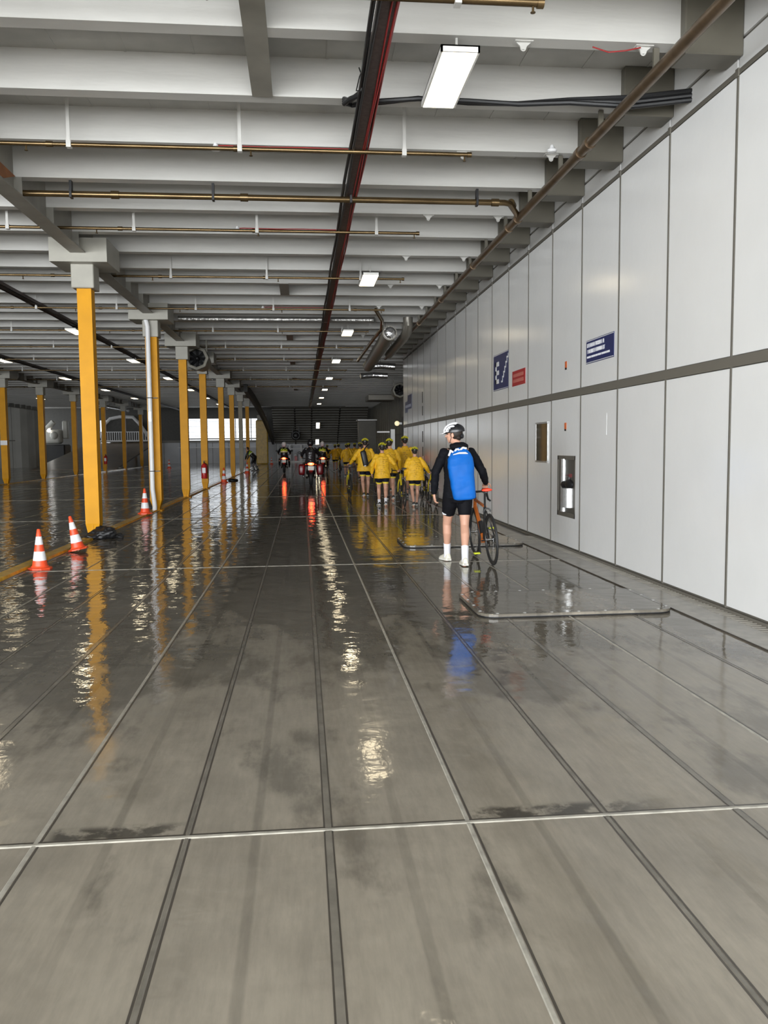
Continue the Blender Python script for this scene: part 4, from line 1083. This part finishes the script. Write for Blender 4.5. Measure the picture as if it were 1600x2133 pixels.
for (x0, z0, x1, z1) in ((-.145, .575, -.115, .645), (-.12, .64, -.07, .60), (-.08, .60, -.04, .655), (-.03, .655, .0, .625), (.0, .63, .04, .665), (.04, .665, .085, .650)):
    b.tube([(x0, -.205, z0), ((x0+x1)/2, -.212, (z0+z1)/2), (x1, -.205, z1)], .013, 8)
b.obj('logo_lettering', LOGO, t, True)
b = MB()
for sd in (-1, 1): b.tube([(sd*.07, -.13, .58), (sd*.10, -.06, .66), (sd*.12, .06, .66), (sd*.125, .145, .5), (sd*.14, .13, .30), (sd*.16, -.03, .16)], .016, 8)
b.obj('shoulder_strap', HBLK, t, True)
b = MB(); b.tube([(.02, -.293, .42), (.05, -.297, .36), (.09, -.29, .47)], .004, 6); b.obj('seam', mat('bag_seam', (.005, .08, .36), .5), t, True)
bicycle('black and orange road bicycle with red saddle held by person in black', (2.42, 10.36, .002), R_(.8), ORF, RIMB, SADR, R_(-3.5), None)

# riders in yellow
YG = 'riders in yellow jackets'
def yellow(label, x, y, H, arms='right', step=1, **kw):
    s = H/1.80
    P = dict(pelvis=(0, 0, .93), lean=.04, jacket=YJKT, shorts=NAVY, shoe=HBLK, sole=SOLE, helmet='bike_yellow', bands=True, logo=True, jfat=1.9, jlen=-.13, flare=1.3, hem=.60, s=s, print=True, group=YG, wrinkle=.012,
             elbowL=(-.29, -.04, 1.19), wristL=(-.30, .08, .95), handL=(.05, .2, -1), palmL=(1, 0, 0), thumbL=-1,
             elbowR=(.29, -.04, 1.19), wristR=(.30, .08, .95), handR=(-.05, .2, -1), palmR=(-1, 0, 0), thumbR=1)
    if arms in ('right', 'both'): P.update(elbowR=(.34, .0, 1.22), wristR=(.46, .18, 1.05), handR=(.3, .9, -.3), palmR=(0, -.3, -1), thumbR=-1, curlR=.9)
    if arms in ('left', 'both'): P.update(elbowL=(-.34, .0, 1.22), wristL=(-.46, .18, 1.05), handL=(-.3, .9, -.3), palmL=(0, -.3, -1), thumbL=1, curlL=.9)
    a, c_ = ('L', 'R') if step > 0 else ('R', 'L'); sa = -1 if a == 'L' else 1
    P['knee'+a] = (sa*.095, .16, .51); P['ankle'+a] = (sa*.08, .20, .10); P['toe'+a] = (sa*.10, .42, 0)
    P['knee'+c_] = (-sa*.09, .02, .50); P['ankle'+c_] = (-sa*.07, -.22, .15); P['toe'+c_] = (-sa*.08, .0, .0)
    P.update(kw)
    return person(label, (x, y, 0), 0, P, .010 if y < 30 else .016)
yellow('short rider in yellow jacket and pale socks, walking at the centre of the group', 2.04, 21.1, 1.60, 'right', 1, sock=SOCK, fat=1.0)
yellow('short broad rider in yellow jacket nearest the white wall, bare legs and black shoes', 2.84, 20.8, 1.49, 'right', -1, fat=1.3, jfat=2.2)
yellow('rider in yellow jacket with black sling bag across the back', 1.90, 25.0, 1.75, 'left', -1, fat=1.15, jfat=2.1)
yellow('taller rider in yellow partly hidden behind the centre rider', 2.48, 23.4, 1.72, 'none', 1, turn=-.3)
yellow('tall rider in yellow beside the end of the white wall', 3.04, 24.4, 1.80, 'none', -1)
yellow('rider in yellow with dark hair glimpsed between two taller riders', 2.86, 27.5, 1.62, 'right', 1)
yellow('far rider in yellow, arms spread holding a bicycle, leading the group', 2.55, 45.5, 1.68, 'both', 1, fat=1.2)
yellow('far rider in yellow just left of the sling bag rider', 2.62, 37.5, 1.68, 'both', -1)
yellow('far rider in yellow at the left edge of the group', 2.0, 50.5, 1.62, 'both', 1)
yellow('far rider in yellow between the leading rider and group edge', 2.35, 54.0, 1.66, 'left', 1)
yellow('far rider in yellow close behind the leading rider', 3.0, 47.5, 1.68, 'none', -1)
yellow('far rider in yellow in the thick of the distant group', 2.25, 42.0, 1.64, 'none', 1)
yellow('farthest rider in yellow, a speck beyond the group edge', 1.75, 58.0, 1.62, 'both', -1)
yellow('far rider in yellow behind the sling bag shoulder', 3.1, 41.5, 1.70, 'right', 1)
# sling bag
t = thing('sling_bag', 'black sling bag worn diagonally over a yellow jacket', 'bag', (1.90, 25.0, 1.16), 0, None, (0, R_(-12), 0))
b = MB(); b.box((-.04, -.24, .02), (.17, .10, .48), bev=.05, seg=3); b.obj('pouch', BLACK, t, True)
MB().tube([(-.02, -.22, .24), (.1, -.14, .36), (.2, .0, .40)], .018, 8).tube([(-.03, -.24, -.2), (.12, -.22, -.10), (.24, -.05, -.02)], .014, 8).obj('strap', BLACK, t, True)
MB().ell((-.07, -.29, -.2), (.035, .01, .02)).obj('tag', SWH, t, True)
# bicycles of the riders
for i, (x, y, l) in enumerate(((2.54, 20.55, 'yellow and black bicycle pushed between the two nearest yellow riders'), (3.33, 20.5, 'yellow and black bicycle at the wall, pushed by the broad rider'),
                  (3.47, 22.9, 'yellow bicycle in the middle of the group by taller rider'), (2.40, 26.2, 'bicycle glimpsed beside the sling bag rider'),
                  (1.42, 24.6, 'dark bicycle on the left of the sling bag rider'), (3.1, 45.1, 'far bicycle right of the leading rider'), (2.05, 45.0, 'far bicycle left of the leading rider'), (1.5, 50.1, 'farthest bicycle at the left edge of the group'))):
    if i == 0: proto = bicycle(l, (x, y, .002), 0, YFRM, YFRM, BLACK, 0.0); continue
    o = copy_tree(proto); o.location = (x, y, .002); o['label'] = l

# ------------------------------------------------------------------ motorcycles and their riders
def motorcycle(label, loc, rz, pan, m_):
    t = thing('motorcycle', label, 'motorcycle', loc, rz, 'motorcycles with red tail lights')
    for nm, y, w_ in (('rear_wheel', 0, .09), ('front_wheel', 1.45, .06)):
        q = MB().torus((0, y, .31), .235, w_*.85, 'X', 32, 10).obj(nm, TYRE, t, True)
        MB().torus((0, y, .31), .17, .02, 'X', 24, 6).tube([(-.06, y, .31), (.06, y, .31)], .05, 12).box((0, y, .31), (.03, .32, .03)).box((0, y, .31), (.03, .03, .32)).obj('rim', CHROME, q)
    b = MB(); b.ell((0, .72, .50), (.19, .36, .24)); b.box((0, .35, .36), (.12, .7, .1), bev=.03); b.tube([(-.1, 1.45, .31), (-.1, 1.2, .95)], .03, 8); b.tube([(.1, 1.45, .31), (.1, 1.2, .95)], .03, 8); b.obj('engine', RIMB, t, True)
    b = MB(); b.ell((0, .95, .86), (.20, .34, .17)); b.ell((0, 1.35, .90), (.24, .22, .24)); b.obj('tank_and_fairing', m_, t, True)
    b = MB(); b.box((0, .35, .84), (.30, .80, .10), bev=.04, seg=2); b.obj('seat', BLACK, t, True)
    b = MB(); b.ell((0, -.12, .82), (.13, .26, .09)); b.loft([[(-.08, -.2, .72), (.08, -.2, .72), (.08, -.1, .74), (-.08, -.1, .74)], [(-.06, -.36, .46), (.06, -.36, .46), (.06, -.34, .46), (-.06, -.34, .46)]]); b.obj('tail', m_, t, True)
    MB().ell((0, -.375, .86), (.13, .03, .055)).obj('tail_light', TAIL, t, True)
    MB().ell((0, -.40, .87), (.055, .015, .026)).obj('brake_lamp', TAILH, t, True)
    MB().box((0, -.385, .70), (.23, .012, .16)).obj('number_plate', PLATE, t)
    for sd in (-1, 1):
        if pan: MB().box((sd*.36, .02, .64), (.24, .52, .42), bev=.07, seg=3).obj('pannier', pan, t, True)
        MB().tube([(sd*.16, .5, .3), (sd*.17, .1, .33), (sd*.17, -.25, .42)], .045, 10).obj('exhaust', CHROME, t, True)
        MB().tube([(sd*.05, 1.2, 1.02), (sd*.36, 1.12, 1.08)], .016, 8).obj('handlebar', BLACK, t, True)
        MB().tube([(sd*.3, 1.2, 1.08), (sd*.40, 1.22, 1.25)], .008, 6).ell((sd*.43, 1.2, 1.29), (.085, .02, .055)).obj('mirror', BLACK, t, True)
        MB().ell((sd*.2, -.3, .84), (.03, .03, .025)).obj('indicator', ORNG, t, True)
    b = MB(); b.loft([[(-.2, 1.45, 1.05), (.2, 1.45, 1.05), (.2, 1.46, 1.05), (-.2, 1.46, 1.05)], [(-.16, 1.3, 1.38), (.16, 1.3, 1.38), (.16, 1.31, 1.38), (-.16, 1.31, 1.38)]]); b.obj('windshield', GLASS, t)
    return t
def moto_rider(label, loc, jm, hm, vest=None, s=.98):
    P = dict(pelvis=(0, .0, .93/s*.98), lean=.10, jacket=jm, shorts=MBLK, trousers=True, shoe=HBLK, sole=BLACK, helmet=hm, jfat=1.5, jlen=-.06, s=s, group='motorcycle riders', vest=vest,
             elbowL=(-.34, .28, 1.20), wristL=(-.33, .56, 1.12), handL=(-.1, 1, -.1), palmL=(0, .2, -1), thumbL=1, curlL=1.0,
             elbowR=(.34, .28, 1.20), wristR=(.33, .56, 1.12), handR=(.1, 1, -.1), palmR=(0, .2, -1), thumbR=-1, curlR=1.0,
             kneeL=(-.27, .40, .80), ankleL=(-.29, .22, .40), toeL=(-.30, .42, .30), kneeR=(.27, .40, .80), ankleR=(.29, .22, .40), toeR=(.30, .42, .30))
    return person(label, loc, 0, P, .014)
for (x, y, pan, mm, ml, rl, jm, hm, vs) in (
    (.33, 32.7, MRED, MBLK, 'black motorcycle with dark red panniers, nearest of the three', 'person in black on the nearest motorcycle, black helmet', HBLK, 'moto_black', None),
    (-1.06, 48.6, None, MBLK, 'motorcycle on the left, glowing red tail light', 'person on left motorcycle, white helmet and hi-vis top', MBLK, 'moto_vis', HIVIS),
    (1.17, 47.6, None, MBLK, 'motorcycle on the right, behind the nearest one', 'person on right motorcycle, white helmet and hi-vis top', MBLK, 'moto_vis', HIVIS)):
    motorcycle(ml, (x, y, .0), 0, pan, mm)
    moto_rider(rl, (x, y+.42, 0), jm, hm, vs, 1.02)
# stooping worker
P = dict(pelvis=(0, 0, .88), lean=.75, jacket=HBLK, shorts=MBLK, trousers=True, shoe=HBLK, sole=BLACK, helmet=None, jfat=1.5, jlen=-.05, vest=HIVIS, s=.98,
         elbowL=(-.25, .45, 1.02), wristL=(-.18, .55, .78), handL=(0, .3, -1), palmL=(1, 0, 0), thumbL=-1, elbowR=(.25, .45, 1.02), wristR=(.18, .55, .78), handR=(0, .3, -1), palmR=(-1, 0, 0), thumbR=1,
         kneeL=(-.10, .14, .50), ankleL=(-.10, -.02, .10), toeL=(-.12, .2, 0), kneeR=(.10, .02, .48), ankleR=(.11, -.20, .10), toeR=(.12, 0, 0))
person('person in dark clothes and hi-vis vest bending over beside far column', (-3.05, 53.5, 0), R_(75), P, .014)
